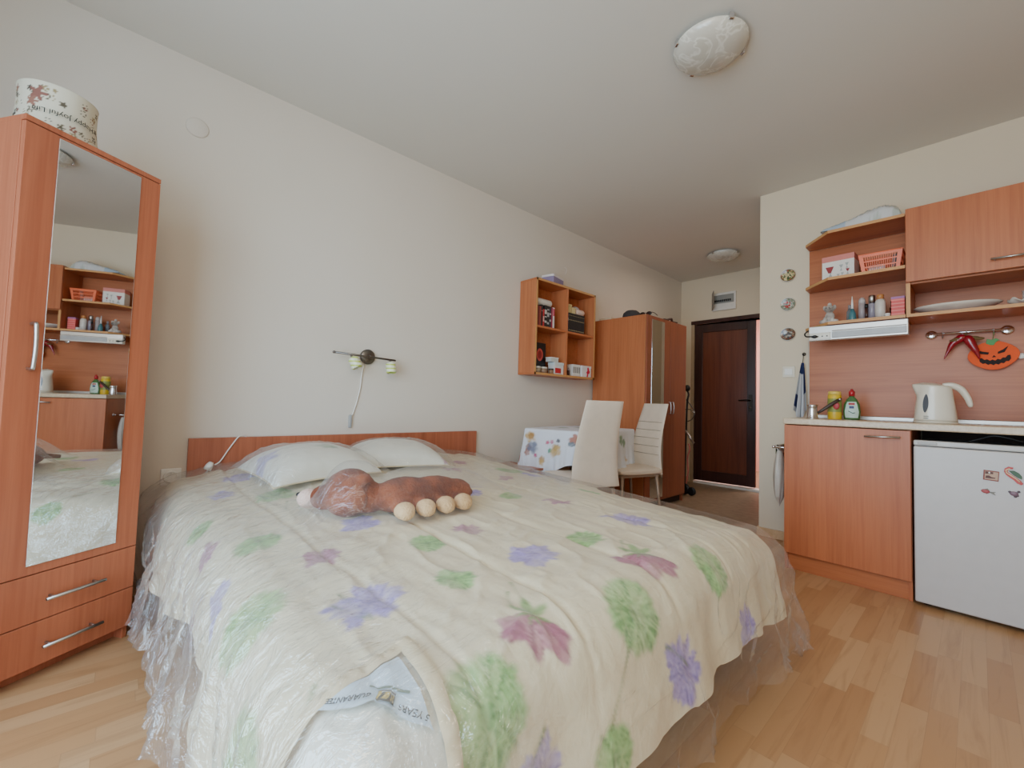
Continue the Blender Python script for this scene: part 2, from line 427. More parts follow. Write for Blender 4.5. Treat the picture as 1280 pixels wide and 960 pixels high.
# fuse box with its flap open
t = thing('fuse_box', 'white fuse box with grey flap hanging open above the dark door', 'fuse box', (.55, FY, 2.285))
B().box(-.135, .145, -.03, 0, -.115, .105).build('housing', M_card, t, .004)
B().box(-.115, .125, -.036, -.03, -.03, .075).build('window_strip', plain('smoked grey panel', (150, 152, 148), .3), t, .002)
b = B()
for i in range(9): b.box(-.10 + i * .022, -.084 + i * .022, -.042, -.036, -.012, .014)
b.build('breaker', M_black, t, .001)
Mx = Matrix.Translation((-.135, -.03, -.0)) @ Matrix.Rotation(math.radians(-62), 4, 'Z') @ Matrix.Translation((.0, -.0, 0))
B().boxm(Mx @ Matrix.Translation((.085, 0, .0)), .17, .008, .21).build('flap', plain('grey flap', (120, 112, 104), .4), t, .002)
# painted wall plates
def plate(z, label, seed, pal):
    t = thing('wall_plate', label, 'plate', (1.713, KY, z), 0, 'painted plates on the narrow wall')
    n, m = 60, 14; vs = [(0, -.014, 0)]; cols = [pal[0]]; fs = []
    for j in range(1, m + 1):
        r = .0485 * j / m
        for i in range(n):
            a = 2 * PI * i / n; y = -.012 - .006 * (j / m) ** 2
            vs.append((r * math.cos(a), y, r * math.sin(a) * .92)); q = fbm(np.array([r * math.cos(a) * 90 + seed]), np.array([r * math.sin(a) * 90 + seed]), seed, 3)[0]
            if j >= m - 1: c = pal[-1]
            elif j / m > .6: c = pal[1] if (math.sin(a * 9 + seed) * .3 + q) > .55 else pal[2] if q > .42 else pal[0]
            else: c = pal[3] if q > .56 else pal[4] if q < .4 else pal[0]
            cols.append(c)
    for i in range(n): fs.append((0, 1 + (i + 1) % n, 1 + i))
    for j in range(m - 1):
        for i in range(n):
            a = 1 + j * n + i; b_ = 1 + j * n + (i + 1) % n; fs.append((a, b_, b_ + n, a + n))
    B().add(vs, fs, True).build('painted_face', vcol('glazed plate', .15, None, spec=.6), t, colors=[hexc(c) for c in cols])
    B().lathe([(.0485, -.0178), (.030, -.004), (0, -.004)], (0, 0, 0), 40, 'y', cap=False).build('back', M_white, t)
    B().tube([(0, -.002, .045), (0, -.012, .052), (.004, -.014, .048)], .0015, 6).build('hanger', M_steel, t)
plate(1.955, 'green and cream painted plate, topmost of the three on the narrow wall', 3, [(214, 198, 150), (92, 112, 62), (150, 86, 60), (58, 78, 50), (190, 176, 120), (120, 84, 56)])
plate(1.738, 'pale plate with red centre, middle one of three wall plates', 8, [(196, 200, 188), (110, 128, 104), (160, 150, 130), (170, 50, 46), (120, 140, 130), (120, 116, 100)])
plate(1.514, 'dark brown painted plate, lowest of three on the narrow wall', 15, [(150, 130, 104), (78, 56, 44), (120, 60, 48), (62, 66, 74), (176, 176, 176), (82, 60, 46)])
# ceiling lights
def marble():
    m, nt, b, out = nodes_of('alabaster glass'); v = tex_coord(nt, (1, 1, 1))
    n = noise(nt, v, 7, 2, .5, 2.5)
    nt.links.new(ramp(nt, n, [(.40, rgb(196, 192, 178)), (.47, rgb(222, 220, 210)), (.53, rgb(200, 196, 184))]), b.inputs['Base Color'])
    b.inputs['Roughness'].default_value = .22; b.inputs['Coat Weight'].default_value = .2; return m
M_alab = marble()
def ceiling_light(loc, label, r=.158, rot=0):
    t = thing('ceiling_light', label, 'ceiling light', loc, rot)
    B().lathe([(r * .8, 0), (r * .8, -.018), (0, -.018)], n=48).build('backplate', M_white, t)
    B().lathe([(r, -.020), (r * 1.0, -.026), (r * .9, -.046), (r * .66, -.064), (r * .35, -.074), (0, -.078)], n=64, cap=False).build('glass_bowl', M_alab, t)
    for k in range(4):
        a = PI / 4 + k * PI / 2
        Mc = Matrix.Rotation(a, 4, 'Z') @ Matrix.Translation((r + .002, 0, -.022))
        B().boxm(Mc, .012, .022, .028).build('clip', M_chrome, t, .003)
    return t
ceiling_light((1.843, 1.905, H), 'round marbled glass ceiling light with chrome clips, large one above the bed', rot=.15)
ceiling_light((.822, 4.70, H), 'smaller-looking round glass ceiling light at the corridor end near the fuse box', rot=.5)
# ------------------------------------------------------------------ narrow mirrored wardrobe, turned towards the room
WA = math.atan2(.344, -.211) + math.radians(2.2)                     # direction of its front, from left corner to right corner
wd = thing('mirror_wardrobe', 'tall narrow cherry-coloured wardrobe with long mirror door and two drawers, left of the bed', 'wardrobe', (.445 - .405 * math.cos(WA), .07 - .405 * math.sin(WA), 0), WA)
ww, dp, zt = .405, .50, 1.796                    # local x: along the front, local y: +depth is behind the front
# local +y points away from the room (checked: rot of x by +90deg)
b = B().box(0, .016, .02, dp, 0, zt - .016).box(ww - .016, ww, .02, dp, 0, zt - .016).box(0, ww, .0, dp, zt - .018, zt).box(.016, ww - .016, .02, dp, .055, .071).box(.016, ww - .016, dp - .006, dp, .055, zt - .018).box(.016, ww - .016, .06, .076, 0, .055)
b.build('carcass', W_red, wd, .0015)
def front(name, z0, z1):
    o = B().box(.001, ww - .001, 0, .018, z0, z1).build(name, W_red, wd, .0015)
    return o
d = front('door', .350, zt - .021)
B().box(.083, .331, -.0035, .0, .379, 1.766).build('mirror', M_mirror, d, .0012)
def bow_handle(name, parent, p0, p1, out, r=.005, up=(0, 0, 0), mat=None):
    p0 = Vector(p0); p1 = Vector(p1); o_ = Vector(out); m_ = (p0 + p1) / 2
    pts = [p0, p0 + o_ * .8, p0.lerp(p1, .12) + o_, m_ + o_ * 1.15, p1.lerp(p0, .12) + o_, p1 + o_ * .8, p1]
    return B().tube(smooth_path(pts, 5), r, 8, flat=.7).build(name, mat or M_steel, parent)
bow_handle('door_handle', d, (.052, -.0, 1.003), (.052, -.0, 1.146), (0, -.024, 0), .006)
for z0, z1, hz in ((.1945, .347, .265), (.050, .1915, .115)):
    q = front('drawer', z0, z1)
    b = B().tube([(.128, -.028, hz), (.292, -.028, hz)], .0055, 10)
    for x in (.15, .27): b.tube([(x, 0, hz), (x, -.028, hz)], .004, 8)
    b.build('drawer_handle', M_steel, q)
# drum of printed fabric on top
hb = thing('fabric_hatbox', 'round cream storage drum with flower print and upside-down lettering on the mirror wardrobe', 'storage drum', (.452, -.222, zt), WA)
R0, R1, HH = .113, .101, .178
n, m = 160, 50; A, Z = np.meshgrid(np.linspace(0, 2 * PI, n + 1), np.linspace(0, 1, m + 1))
rr = R0 + (R1 - R0) * Z - .006 * np.sin(Z * PI) ; X = rr * np.cos(A); Y = rr * np.sin(A); ZZ = Z * HH
cols = np.ones((m + 1, n + 1, 4)); cols[..., :3] = np.array(rgb(214, 206, 184)[:3])
arc = A * .107
rnd = random.Random(5)
fl = []
for k in range(120): fl.append((rnd.uniform(0, 2 * PI) * .107, rnd.uniform(.02, HH - .01), rnd.choice([.009, .011, .013]), rnd.choice([(78, 70, 62), (96, 86, 70), (150, 132, 96), (140, 92, 80)]), rnd.random()))
fl += [((PI * 1.18) * .107, .135, .028, (138, 92, 80), .2), ((PI * 1.14) * .107, .105, .020, (150, 104, 88), .2)]
for (fa, fz, fr_, fc, kk) in fl:
    if abs(fz - .08) < .03 and fr_ < .02 and abs(fa / .107 - 1.4 * PI) < .75: continue
    da = arc - fa; dz = ZZ - fz; th = np.arctan2(dz, da); rd = np.hypot(da, dz)
    e = fr_ * (.72 + .28 * np.cos(5 * th)); mk = (rd < e) & ~((rd < fr_ * .25) & (kk > .3))
    if kk > .75: mk = mk & (rd > fr_ * .62)
    cols[mk, :3] = np.array(rgb(*fc)[:3])
B().grid(X, Y, ZZ).build('drum', vcol('printed fabric', .85), hb, colors=cols.reshape(-1, 4))
B().lathe([(R1 + .001, HH - .002), (R1 - .01, HH + .004), (0, HH + .004)], n=48).build('lid', plain('drum lid', (206, 196, 172), .8), hb)
B().lathe([(R0 + .001, 0), (R0 + .002, .006), (R0, .006)], n=48, cap=False).build('rim', plain('drum rim', (196, 184, 158), .8), hb)
def on_drum(zc, a0):
    def fn(x, y, z):
        a = a0 - x / .110; zz = zc - y; r_ = R0 + (R1 - R0) * (zz / HH) + .0015
        return (r_ * math.cos(a), r_ * math.sin(a), zz)
    return fn
inkm = plain('dark ink', (26, 26, 28), .7)
lettering('lettering', 'Happy Joyful Life', .0245, on_drum(.078, 1.40 * PI), inkm, hb)

# ------------------------------------------------------------------ headboard / bed
bed = thing('bed', 'double bed with a low cherry-coloured headboard against the wall', 'bed', (0, 1.146, 0))
B().box(.005, .03, .252, 2.04, .25, .718).build('headboard', W_redy, bed, .002, W=True)
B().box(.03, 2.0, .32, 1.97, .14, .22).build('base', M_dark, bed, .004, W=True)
B().box(.035, 2.02, .315, 1.90, .225, .44).build('mattress', plain('mattress ticking', (226, 222, 210), .8), bed, .04, W=True, seg=4)
for x, y in ((.12, .42), (.12, 1.87), (1.88, .42), (1.88, 1.87)):
    B().box(x - .03, x + .03, y - .03, y + .03, 0, .14).build('leg', W_darkf, bed, .003, W=True)

# ------------------------------------------------------------------ quilt
FL = [('G', .68, .49, .085), ('L', .29, .43, .07), ('M', 1.0, .19, .055), ('G', .80, .21, .05), ('G', 1.18, .32, .07), ('M', 1.42, .42, .062), ('L', 1.75, .41, .088),
      ('G', 1.56, .21, .095), ('L', 1.31, .13, .08), ('G', 1.80, .08, .09), ('G', 1.80, .61, .058), ('L', 1.81, .87, .075), ('G', 1.56, .68, .06), ('M', 1.53, .85, .055),
      ('F', 2.03, .64, .105), ('F', 1.99, 1.12, .11), ('G', 2.12, .90, .088), ('G', 1.81, 1.10, .06), ('G', 2.13, .46, .10), ('G', 2.12, 1.36, .085), ('L', 1.77, 1.44, .09),
      ('L', 1.27, .60, .075), ('G', .71, 1.79, .10), ('M', 1.44, 1.41, .07), ('L', 2.33, 1.56, .07), ('L', 2.29, 1.04, .075), ('G', 2.33, .74, .06), ('L', 2.28, .56, .06),
      ('M', .62, 1.42, .06), ('G', 1.27, 1.28, .055), ('L', 1.13, 1.17, .06), ('L', .5, .33, .05), ('M', .4, 1.62, .06), ('M', .95, 1.55, .05), ('G', 1.0, .78, .05), ('L', .85, 1.85, .07),
      ('M', 1.95, .07, .05), ('G', 1.35, 1.78, .06), ('M', .28, .95, .06), ('G', .25, 1.42, .06)]
STEM = [((1.70, .30), (1.80, .33)), ((1.66, .33), (1.81, .34)), ((1.99, .66), (1.90, .70)), ((1.98, .62), (1.93, .66)), ((2.17, .84), (2.28, .74)), ((1.93, 1.15), (1.86, 1.13)), ((1.96, 1.10), (1.90, 1.17)), ((.80, .47), (.92, .42)),
        ((2.22, .56), (2.30, .48)), ((2.22, .98), (2.28, 1.06)), ((2.0, .13), (1.9, .2)), ((.72, .30), (.84, .16))]
def quilt_colors(S, T):
    base = np.array(rgb(222, 208, 174)[:3]); C = np.ones(S.shape + (3,)) * base
    C = C * (1 - .05 * fbm(S * 4, T * 4, 77, 3))[..., None]
    PAL = {'G': [(150, 196, 118), (94, 150, 70), (60, 112, 50)], 'L': [(170, 154, 210), (132, 112, 192), (86, 60, 134)],
           'M': [(176, 108, 148), (150, 70, 116), (104, 36, 76)], 'F': [(176, 100, 132), (146, 64, 100), (100, 34, 66)]}
    for k, (ty, s0, t0, R) in enumerate(FL):
        t0 = t0 - .055 * float(sstep(.75, .3, t0)) * float(sstep(.15, 1.0, s0))
        R = R * {'G': 1.12, 'L': 1.32, 'M': 1.25, 'F': 1.05}[ty]
        ds = S - s0; dt = T - t0; rd = np.hypot(ds, dt) / R
        near = rd < 1.7
        if not near.any(): continue
        th = np.arctan2(dt, ds) + k; thn = th * 6 + 3 * fbm(S * 20, T * 20, k, 2)
        if ty == 'G': e = .92 + .30 * (fbm(np.cos(th) * 6 + k, np.sin(th) * 6, k, 3) - .5); soft = .22
        elif ty == 'F':
            ang = np.arctan2(dt, ds) + .62; ang = (ang + PI) % (2 * PI) - PI; e = (1 - sstep(1.25, 1.6, np.abs(ang))) * (.80 + .22 * np.abs(np.sin(ang)) + .10 * np.cos(ang * 8) + .25 * (fbm(ang * 4, ang * 0 + k, k, 3) - .5)); soft = .10
        else: e = .74 + .09 * np.cos(5 * th + k) + .50 * (fbm(np.cos(th) * 4 + k, np.sin(th) * 4, k + 9, 3) - .5); soft = .12
        a = 1 - sstep(e - soft, e + .02, rd)
        st = fbm(np.cos(th) * 14 + k * 3, np.sin(th) * 14 + rd * .8, k + 40, 3); w = fbm(S * 16, T * 16, k + 3, 3)
        c0, c1, c2 = [np.array(rgb(*c)[:3]) for c in PAL[ty]]
        q = np.clip(st * 1.5 - .25, 0, 1)[..., None]; col = c0 * (1 - q) + c1 * q
        dk = np.clip((st - .55) * 4, 0, 1)[..., None] * .5 + np.exp(-(rd / .16) ** 2)[..., None] * .6
        col = col * (1 - np.clip(dk, 0, .8)) + c2 * np.clip(dk, 0, .8)
        a = (a * np.clip(.66 + .8 * (w - .25) + .35 * (st - .5), .12, .95) * near)[..., None]
        C = C * (1 - a) + col * a
        if ty == 'F':
            r2 = np.hypot(ds + R * .14, dt - R * .10) / (R * .40); a = ((1 - sstep(.5, 1, r2 + .35 * np.cos(th * 7))) * near * .8)[..., None]
            C = C * (1 - a) + np.array(rgb(110, 158, 76)[:3]) * a
    for (a0, a1) in STEM:
        ax, ay = a0; bx_, by_ = a1; L2 = (bx_ - ax) ** 2 + (by_ - ay) ** 2
        tt = np.clip(((S - ax) * (bx_ - ax) + (T - ay) * (by_ - ay)) / L2, 0, 1)
        dd = np.hypot(S - ax - tt * (bx_ - ax) + .006 * np.sin(tt * 3), T - ay - tt * (by_ - ay)); a = (np.exp(-(dd / .0045) ** 2) * .8)[..., None]
        C = C * (1 - a) + np.array(rgb(84, 118, 52)[:3]) * a
    # the turned-back corner shows the plain lining
    cm = (sstep(1.955, 1.965, S) * sstep(.345, .335, T))[..., None]
    C = C * (1 - cm) + np.array(rgb(224, 220, 204)[:3]) * cm
    return C
step = .0065
gs = np.arange(BX0, BX1 + QL + .001, step); gt = np.arange(BY0 - QL, BY1 + QL + .001, step)
S, T = np.meshgrid(gs, gt, indexing='ij')
def quilt_final(S, T):
    x, y, z = quilt_pos(S, T)
    y = y - .13 * np.clip(x / 2.05, 0, 1) ** 2 * sstep(1.1, 1.95, y)
    y = y + .06 * sstep(.15, 1.0, x) * sstep(.75, .3, y)
    cmask = sstep(2.03, 2.12, S) * sstep(.32, .22, T)
    return x, y, z + .012 * cmask * (1 + .5 * (fbm(S * 9, T * 9, 4, 2) - .5))
X, Y, Z = quilt_final(S, T)
C = quilt_colors(S, T); C4 = np.concatenate([C, np.ones(S.shape + (1,))], -1)
def quilt_mat():
    m, nt, b, out = nodes_of('quilt satin cotton')
    a = nt.nodes.new('ShaderNodeVertexColor'); a.layer_name = 'Col'; nt.links.new(a.outputs[0], b.inputs['Base Color'])
    b.inputs['Roughness'].default_value = .55; b.inputs['Sheen Weight'].default_value = .2; b.inputs['Specular IOR Level'].default_value = .35
    v = tex_coord(nt, (1, 1.6, 1)); n1 = noise(nt, v, 14, 5, .55, .8); v2 = tex_coord(nt, (3, 1, 1), (0, 0, .6)); n2 = noise(nt, v2, 9, 3, .5, 1.5)
    ad = nt.nodes.new('ShaderNodeMath'); ad.operation = 'ADD'; nt.links.new(n1, ad.inputs[0]); nt.links.new(n2, ad.inputs[1])
    bump(nt, b, ad.outputs[0], .25, .015); return m
quilt = thing('quilt', 'cream quilt printed with green, lilac and magenta flowers spread over the bed', 'quilt', (1.1, 1.1, .5))
qo = B().grid(X, Y, Z).build('quilt_top', quilt_mat(), quilt, W=True, colors=C4.reshape(-1, 4))
q1 = [float(a) for a in (1, 1, 1)]
def qs(s, t, up=0):
    a = np.array([[s, s + .01, s]]); b_ = np.array([[t, t, t + .01]]); x, y, z = quilt_final(a, b_)
    p = [Vector((x[0, i], y[0, i], z[0, i])) for i in range(3)]; nrm = (p[1] - p[0]).cross(p[2] - p[0]).normalized()
    return p[0] + nrm * up
M_bind = plain('cream binding', (216, 198, 160), .6, bumpn=(40, .2))
def band(name, p0, p1, w, up, parent, mat, N=40, puff=.004):
    P0 = Vector(p0 + (0,)); P1 = Vector(p1 + (0,)); d_ = (P1 - P0).normalized(); nn = Vector((-d_.y, d_.x, 0)); b = B(); rows = []
    X_ = []; 
    for i in range(N + 1):
        r_ = []
        for j in range(7):
            q = P0.lerp(P1, i / N) + nn * w * (j / 6 - .5); k_ = 1 - abs(j / 3 - 1) ** 2.2
            pk = .0028 * math.sin(i * 1.9) * k_
            r_.append(qs(q.x, q.y, up + puff * k_ + pk))
        X_.append(r_)
    vs = [p for r_ in X_ for p in r_]; fs = [(i * 7 + j, i * 7 + j + 1, i * 7 + j + 8, i * 7 + j + 7) for i in range(N) for j in range(6)]
    return b.add(vs, fs, True).build(name, mat, parent, W=True)
band('binding', (1.945, .355), (1.955, -.02), .028, .012, quilt, M_bind)
band('binding', (1.93, .348), (2.30, .322), .028, .012, quilt, M_bind)
# guarantee label sewn across the turned corner
lb = [(1.962, .185), (1.966, .322), (2.105, .308)]
N_ = 28; vs = []; idx = {}; fs = []
for i in range(N_ + 1):
    for j in range(N_ + 1 - i):
        a = i / N_; c_ = j / N_; s_ = lb[1][0] * (1 - a - c_) + lb[0][0] * a + lb[2][0] * c_; t_ = lb[1][1] * (1 - a - c_) + lb[0][1] * a + lb[2][1] * c_
        idx[i, j] = len(vs); vs.append(qs(s_, t_, .0125))
for i in range(N_):
    for j in range(N_ - i):
        fs.append((idx[i, j], idx[i + 1, j], idx[i, j + 1]))
        if i + j < N_ - 1: fs.append((idx[i + 1, j], idx[i + 1, j + 1], idx[i, j + 1]))
lab = B().add(vs, fs, True).build('guarantee_label', plain('pale blue satin label', (196, 212, 222), .4, var=.01), quilt, W=True)
lab['label'] = 'pale blue guarantee label'
ld = (Vector((lb[0][0] - lb[2][0], lb[0][1] - lb[2][1], 0))).normalized(); lu = Vector((-ld.y, ld.x, 0)); lc = Vector((lb[0][0] + lb[2][0], lb[0][1] + lb[2][1], 0)) / 2
def on_lab(cx, cy):
    def fn(x, y, z):
        q = lc + ld * (x + cx) + lu * (y + cy); return qs(q.x, q.y, .0172 + z)
    return fn
lettering('lettering', '5 YEARS', .0138, on_lab(-.056, -.011), inkm, lab, W=True)
lettering('lettering', 'GUARANTEE', .0120, on_lab(.047, -.011), inkm, lab, W=True)
def patch(name, mat, cx, cy, w, h, up):
    vs = []; N2 = 16
    for i in range(N2 + 1):
        for j in range(5):
            q = lc + ld * (cx + w * (i / N2 - .5)) + lu * (cy + h * (j / 4 - .5)); vs.append(qs(q.x, q.y, up))
    return B().add(vs, [(i * 5 + j, i * 5 + j + 1, i * 5 + j + 6, i * 5 + j + 5) for i in range(N2) for j in range(4)], True).build(name, mat, lab, W=True)
patch('emblem', plain('dark emblem ground', (74, 68, 52), .5), -.010, -.013, .022, .020, .0160)
M_gold = plain('gold print', (196, 170, 84), .5)
for k in range(4): patch('emblem_bar', M_gold, -.0175 + k * .005, -.0145, .003, .017, .0172)
patch('emblem_bar', plain('grey print', (120, 116, 110), .5), -.010, -.027, .024, .003, .0160)
patch('print_band', plain('grey green print', (112, 124, 106), .5), -.008, -.034, .066, .004, .0160)
# small care tag at the hem
b = B(); c0 = qs(2.175, .322, .016); 
vs = [qs(2.175 + .05 * i / 4, .305 + .036 * j / 2, .018) for i in range(5) for j in range(3)]
ct = b.add(vs, [(i * 3 + j, i * 3 + j + 1, i * 3 + j + 4, i * 3 + j + 3) for i in range(4) for j in range(2)], True).build('care_tag', M_card, quilt, W=True)
b = B()
for k in range(3):
    for j in range(3):
        s_, t_ = 2.186 + .011 * k, .309 + .010 * j
        b.add([qs(s_, t_, .0195), qs(s_ + .007, t_, .0195), qs(s_ + .007, t_ + .007, .0195), qs(s_, t_ + .007, .0195)], [(0, 1, 2, 3)])
b.build('tag_print', inkm, ct, W=True)

# ------------------------------------------------------------------ two cushions
def cushion(name, label, cx, cy, hx, hy, rot, zb, h, flo):
    t = thing(name, label, 'pillow', (cx, cy, zb), rot, 'cushions at the head of the bed')
    n = 56; U, V = np.meshgrid(np.linspace(-1, 1, n), np.linspace(-1, 1, n), indexing='ij')
    pin = 1 - .10 * (1 - np.abs(U) ** 2) * np.abs(V) ** 4; pin2 = 1 - .10 * (1 - np.abs(V) ** 2) * np.abs(U) ** 4
    x = U * hx * pin2; y = V * hy * pin
    th = (np.clip(1 - np.abs(U) ** 2.6, 0, 1) * np.clip(1 - np.abs(V) ** 2.6, 0, 1)) ** .5
    wr = .006 * (fbm(U * 4, V * 4, 3, 3) - .5) * th + .004 * np.sin(V * 26) * np.exp(-((1 - np.abs(U)) / .16) ** 2) * th + .004 * np.sin(U * 24) * np.exp(-((1 - np.abs(V)) / .16) ** 2) * th
    base = bed_top(cx + x * math.cos(rot) - y * math.sin(rot), cy + x * math.sin(rot) + y * math.cos(rot)) + .012
    zt_ = (base - zb) * 1.0 + .022 + h * th + wr; zl = (base - zb) + .020 - .012 * th
    Cc = np.ones(U.shape + (4,)); Cc[..., :3] = rgb(224, 220, 204)[:3]
    for (fu, fv, fr_, fc) in flo:
        rd = np.hypot(U - fu, V - fv) / fr_; tt = np.arctan2(V - fv, U - fu); a = ((1 - sstep(.5, 1, rd + .25 * np.cos(tt * 5))) * .6 * (.5 + fbm(U * 9, V * 9, 7, 3)))[..., None]
        Cc[..., :3] = Cc[..., :3] * (1 - a) + np.array(rgb(*fc)[:3]) * a
    B().grid(x, y, zt_).build('top_cover', vcol('cushion cotton', .7, (22, .35), .2), t, colors=Cc.reshape(-1, 4))
    B().grid(x, y, zl).build('underside', MATS['cushion cotton'], t, colors=Cc.reshape(-1, 4))
    e = [(i, 0) for i in range(0, n, 3)] + [(n - 1, j) for j in range(0, n, 3)] + [(i, n - 1) for i in range(n - 1, -1, -3)] + [(0, j) for j in range(n - 1, -1, -3)]
    B().tube([(x[i, j], y[i, j], (zt_[i, j] + zl[i, j]) / 2) for i, j in e], .0035, 6, closed=True).build('piping', M_bind, t)
P = PILLOWS
cushion('cushion', 'cream cushion with a faint green sprig, left of the two under the plastic', *P[0], [(.15, .25, .22, (100, 150, 90)), (-.1, -.85, .3, (140, 126, 196)), (.3, .3, .1, (70, 120, 70))])
cushion('cushion', 'plain cream cushion with a pale green smudge, right of the two under the plastic', *P[1], [(-.55, .35, .3, (110, 160, 110)), (.9, .95, .12, (150, 70, 116))])

# ------------------------------------------------------------------ plush dog lying on the quilt
def remeshed(b, name, mat, parent, voxel, W=True, sm=6, disp=None):
    o = b.build(name, mat, parent, W=W)
    q = o.modifiers.new('Re', 'REMESH'); q.mode = 'VOXEL'; q.voxel_size = voxel; q.use_smooth_shade = True
    s_ = o.modifiers.new('Sm', 'SMOOTH'); s_.iterations = sm; s_.factor = .5
    if disp:
        tx = bpy.data.textures.new(name + ' fur', 'CLOUDS'); tx.noise_scale = disp[0]
        d_ = o.modifiers.new('Disp', 'DISPLACE'); d_.texture = tx; d_.strength = disp[1]; d_.texture_coords = 'LOCAL'
    return o
def fur(name, c, c2, sc=120):
    m, nt, b, out = nodes_of(name); v = tex_coord(nt); n = noise(nt, v, 14, 4); n2 = noise(nt, v, sc, 3)
    cc = ramp(nt, n, [(.35, hexc(c2)), (.65, hexc(c))]); nt.links.new(cc, b.inputs['Base Color'])
    b.inputs['Roughness'].default_value = .95; b.inputs['Sheen Weight'].default_value = .08; b.inputs['Specular IOR Level'].default_value = .1
    bump(nt, b, n2, .8, .008); return m
F_br = fur('brown plush', (150, 78, 44), (96, 46, 28)); F_cr = fur('cream plush', (232, 196, 148), (214, 172, 120), 160); F_pk = fur('pinkish plush', (226, 196, 180), (204, 170, 156), 160)
dog = thing('plush_dog', 'brown plush toy dog with cream paws lying on its side under the plastic', 'plush toy', (1.22, .78, .56))
b = B()
b.ell((1.165, .605, .612), (.082, .090, .084)).ell((1.20, .66, .595), (.06, .06, .055)).ell((1.235, .775, .597), (.072, .12, .064)).ell((1.255, .88, .596), (.070, .125, .062)).ell((1.275, .975, .590), (.062, .065, .052))
for (x, y) in ((1.305, .715), (1.315, .795), (1.325, .875), (1.325, .945)):
    b.tube([(x - .06, y + .02, .582), (x + .0, y + .004, .576), (x + .035, y - .003, .574)], [.032, .027, .024], 12)
b.ell((1.10, .545, .592), (.050, .052, .044))
remeshed(b, 'body', F_br, dog, .007, disp=(.012, .006))
remeshed(B().ell((1.060, .505, .586), (.040, .042, .034)).ell((1.035, .49, .588), (.018, .02, .016)), 'muzzle', F_pk, dog, .005)
remeshed(B().ell((1.225, .585, .640), (.034, .044, .040)).ell((1.246, .590, .600), (.020, .046, .044)).ell((1.235, .62, .668), (.03, .03, .018)), 'ear', F_br, dog, .006)
B().ell((1.018, .482, .594), (.009, .010, .008)).build('nose', M_black, dog, W=True)
for (x, y) in ((1.375, .705), (1.375, .785), (1.375, .865), (1.372, .942)):
    remeshed(B().ell((x, y, .577), (.034, .036, .029)).ell((x + .022, y - .005, .574), (.022, .03, .024)), 'paw', F_cr, dog, .006, disp=(.01, .003))
B().tube(smooth_path([(1.27, 1.03, .58), (1.24, 1.07, .575), (1.20, 1.085, .57)]), [.018 - .0007 * i for i in range(13)], 10).build('tail', F_br, dog, W=True)

# ------------------------------------------------------------------ clear plastic dust sheet over everything
def film_top(x, y):
    z = bed_top(x, y) + .024
    for p in PILLOWS:
        z = np.maximum(z, pillow_top(x, y, p[0], p[1], p[2] + .03, p[3] + .03, p[4], p[5] + .02, p[6] + .022))
    def bumpf(cx, cy, rx, ry, rot, h):
        c, s = math.cos(rot), math.sin(rot); a = ((x - cx) * c + (y - cy) * s) / rx; b_ = (-(x - cx) * s + (y - cy) * c) / ry
        return h * np.exp(-(a * a + b_ * b_) ** 1.5)
    z = np.maximum(z, bed_top(x, y) + .020 + bumpf(1.17, .60, .155, .155, 0, .170))
    z = np.maximum(z, bed_top(x, y) + .020 + bumpf(1.28, .85, .165, .30, -.2, .145))
    return z
FLn = .50
gs = np.arange(.045, 2.02 + FLn, .0105); gt = np.arange(.25 - FLn, 1.97 + FLn, .0105)
S, T = np.meshgrid(gs, gt, indexing='ij')
x, y, z, k = drape(S, T, .045, 2.02, .26, 1.97, FLn, .15, film_top, .10, .35, .05, 8, 4.2)
y = y - .13 * np.clip(x / 2.05, 0, 1) ** 2 * sstep(1.1, 1.95, y)
y = y + .06 * sstep(.15, 1.0, x) * sstep(.75, .3, y)
kk = np.clip(k, 0, 1)
rid = (1 - np.abs(2 * fbm(S * 9 + T * 3, T * 5 - S * 2, 51, 3) - 1)) ** 4
rid2 = (1 - np.abs(2 * fbm(S * 16, T * 13 + S * 5, 61, 2) - 1)) ** 6
wm = np.clip(sstep(.75, .2, T) + .45 * sstep(1.0, .5, S) + .18, 0, 1)
rid3 = (1 - np.abs(2 * fbm(S * 5 + T * 14, T * 9 - S * 11, 71, 3) - 1)) ** 5
z = z + (.008 * rid + .004 * rid2 + .006 * rid3) * (1 - kk * .6) * wm
near = sstep(.45, .25, T); fl_ = sstep(.35, 1, kk)
out_ = .04 * near * kk * (rid - .2) + near * .012 * np.sin(S * 9 + 1) * kk
y = y - np.where(T < .26, out_, 0) + np.where(T > 1.97, .02 * rid * kk, 0)
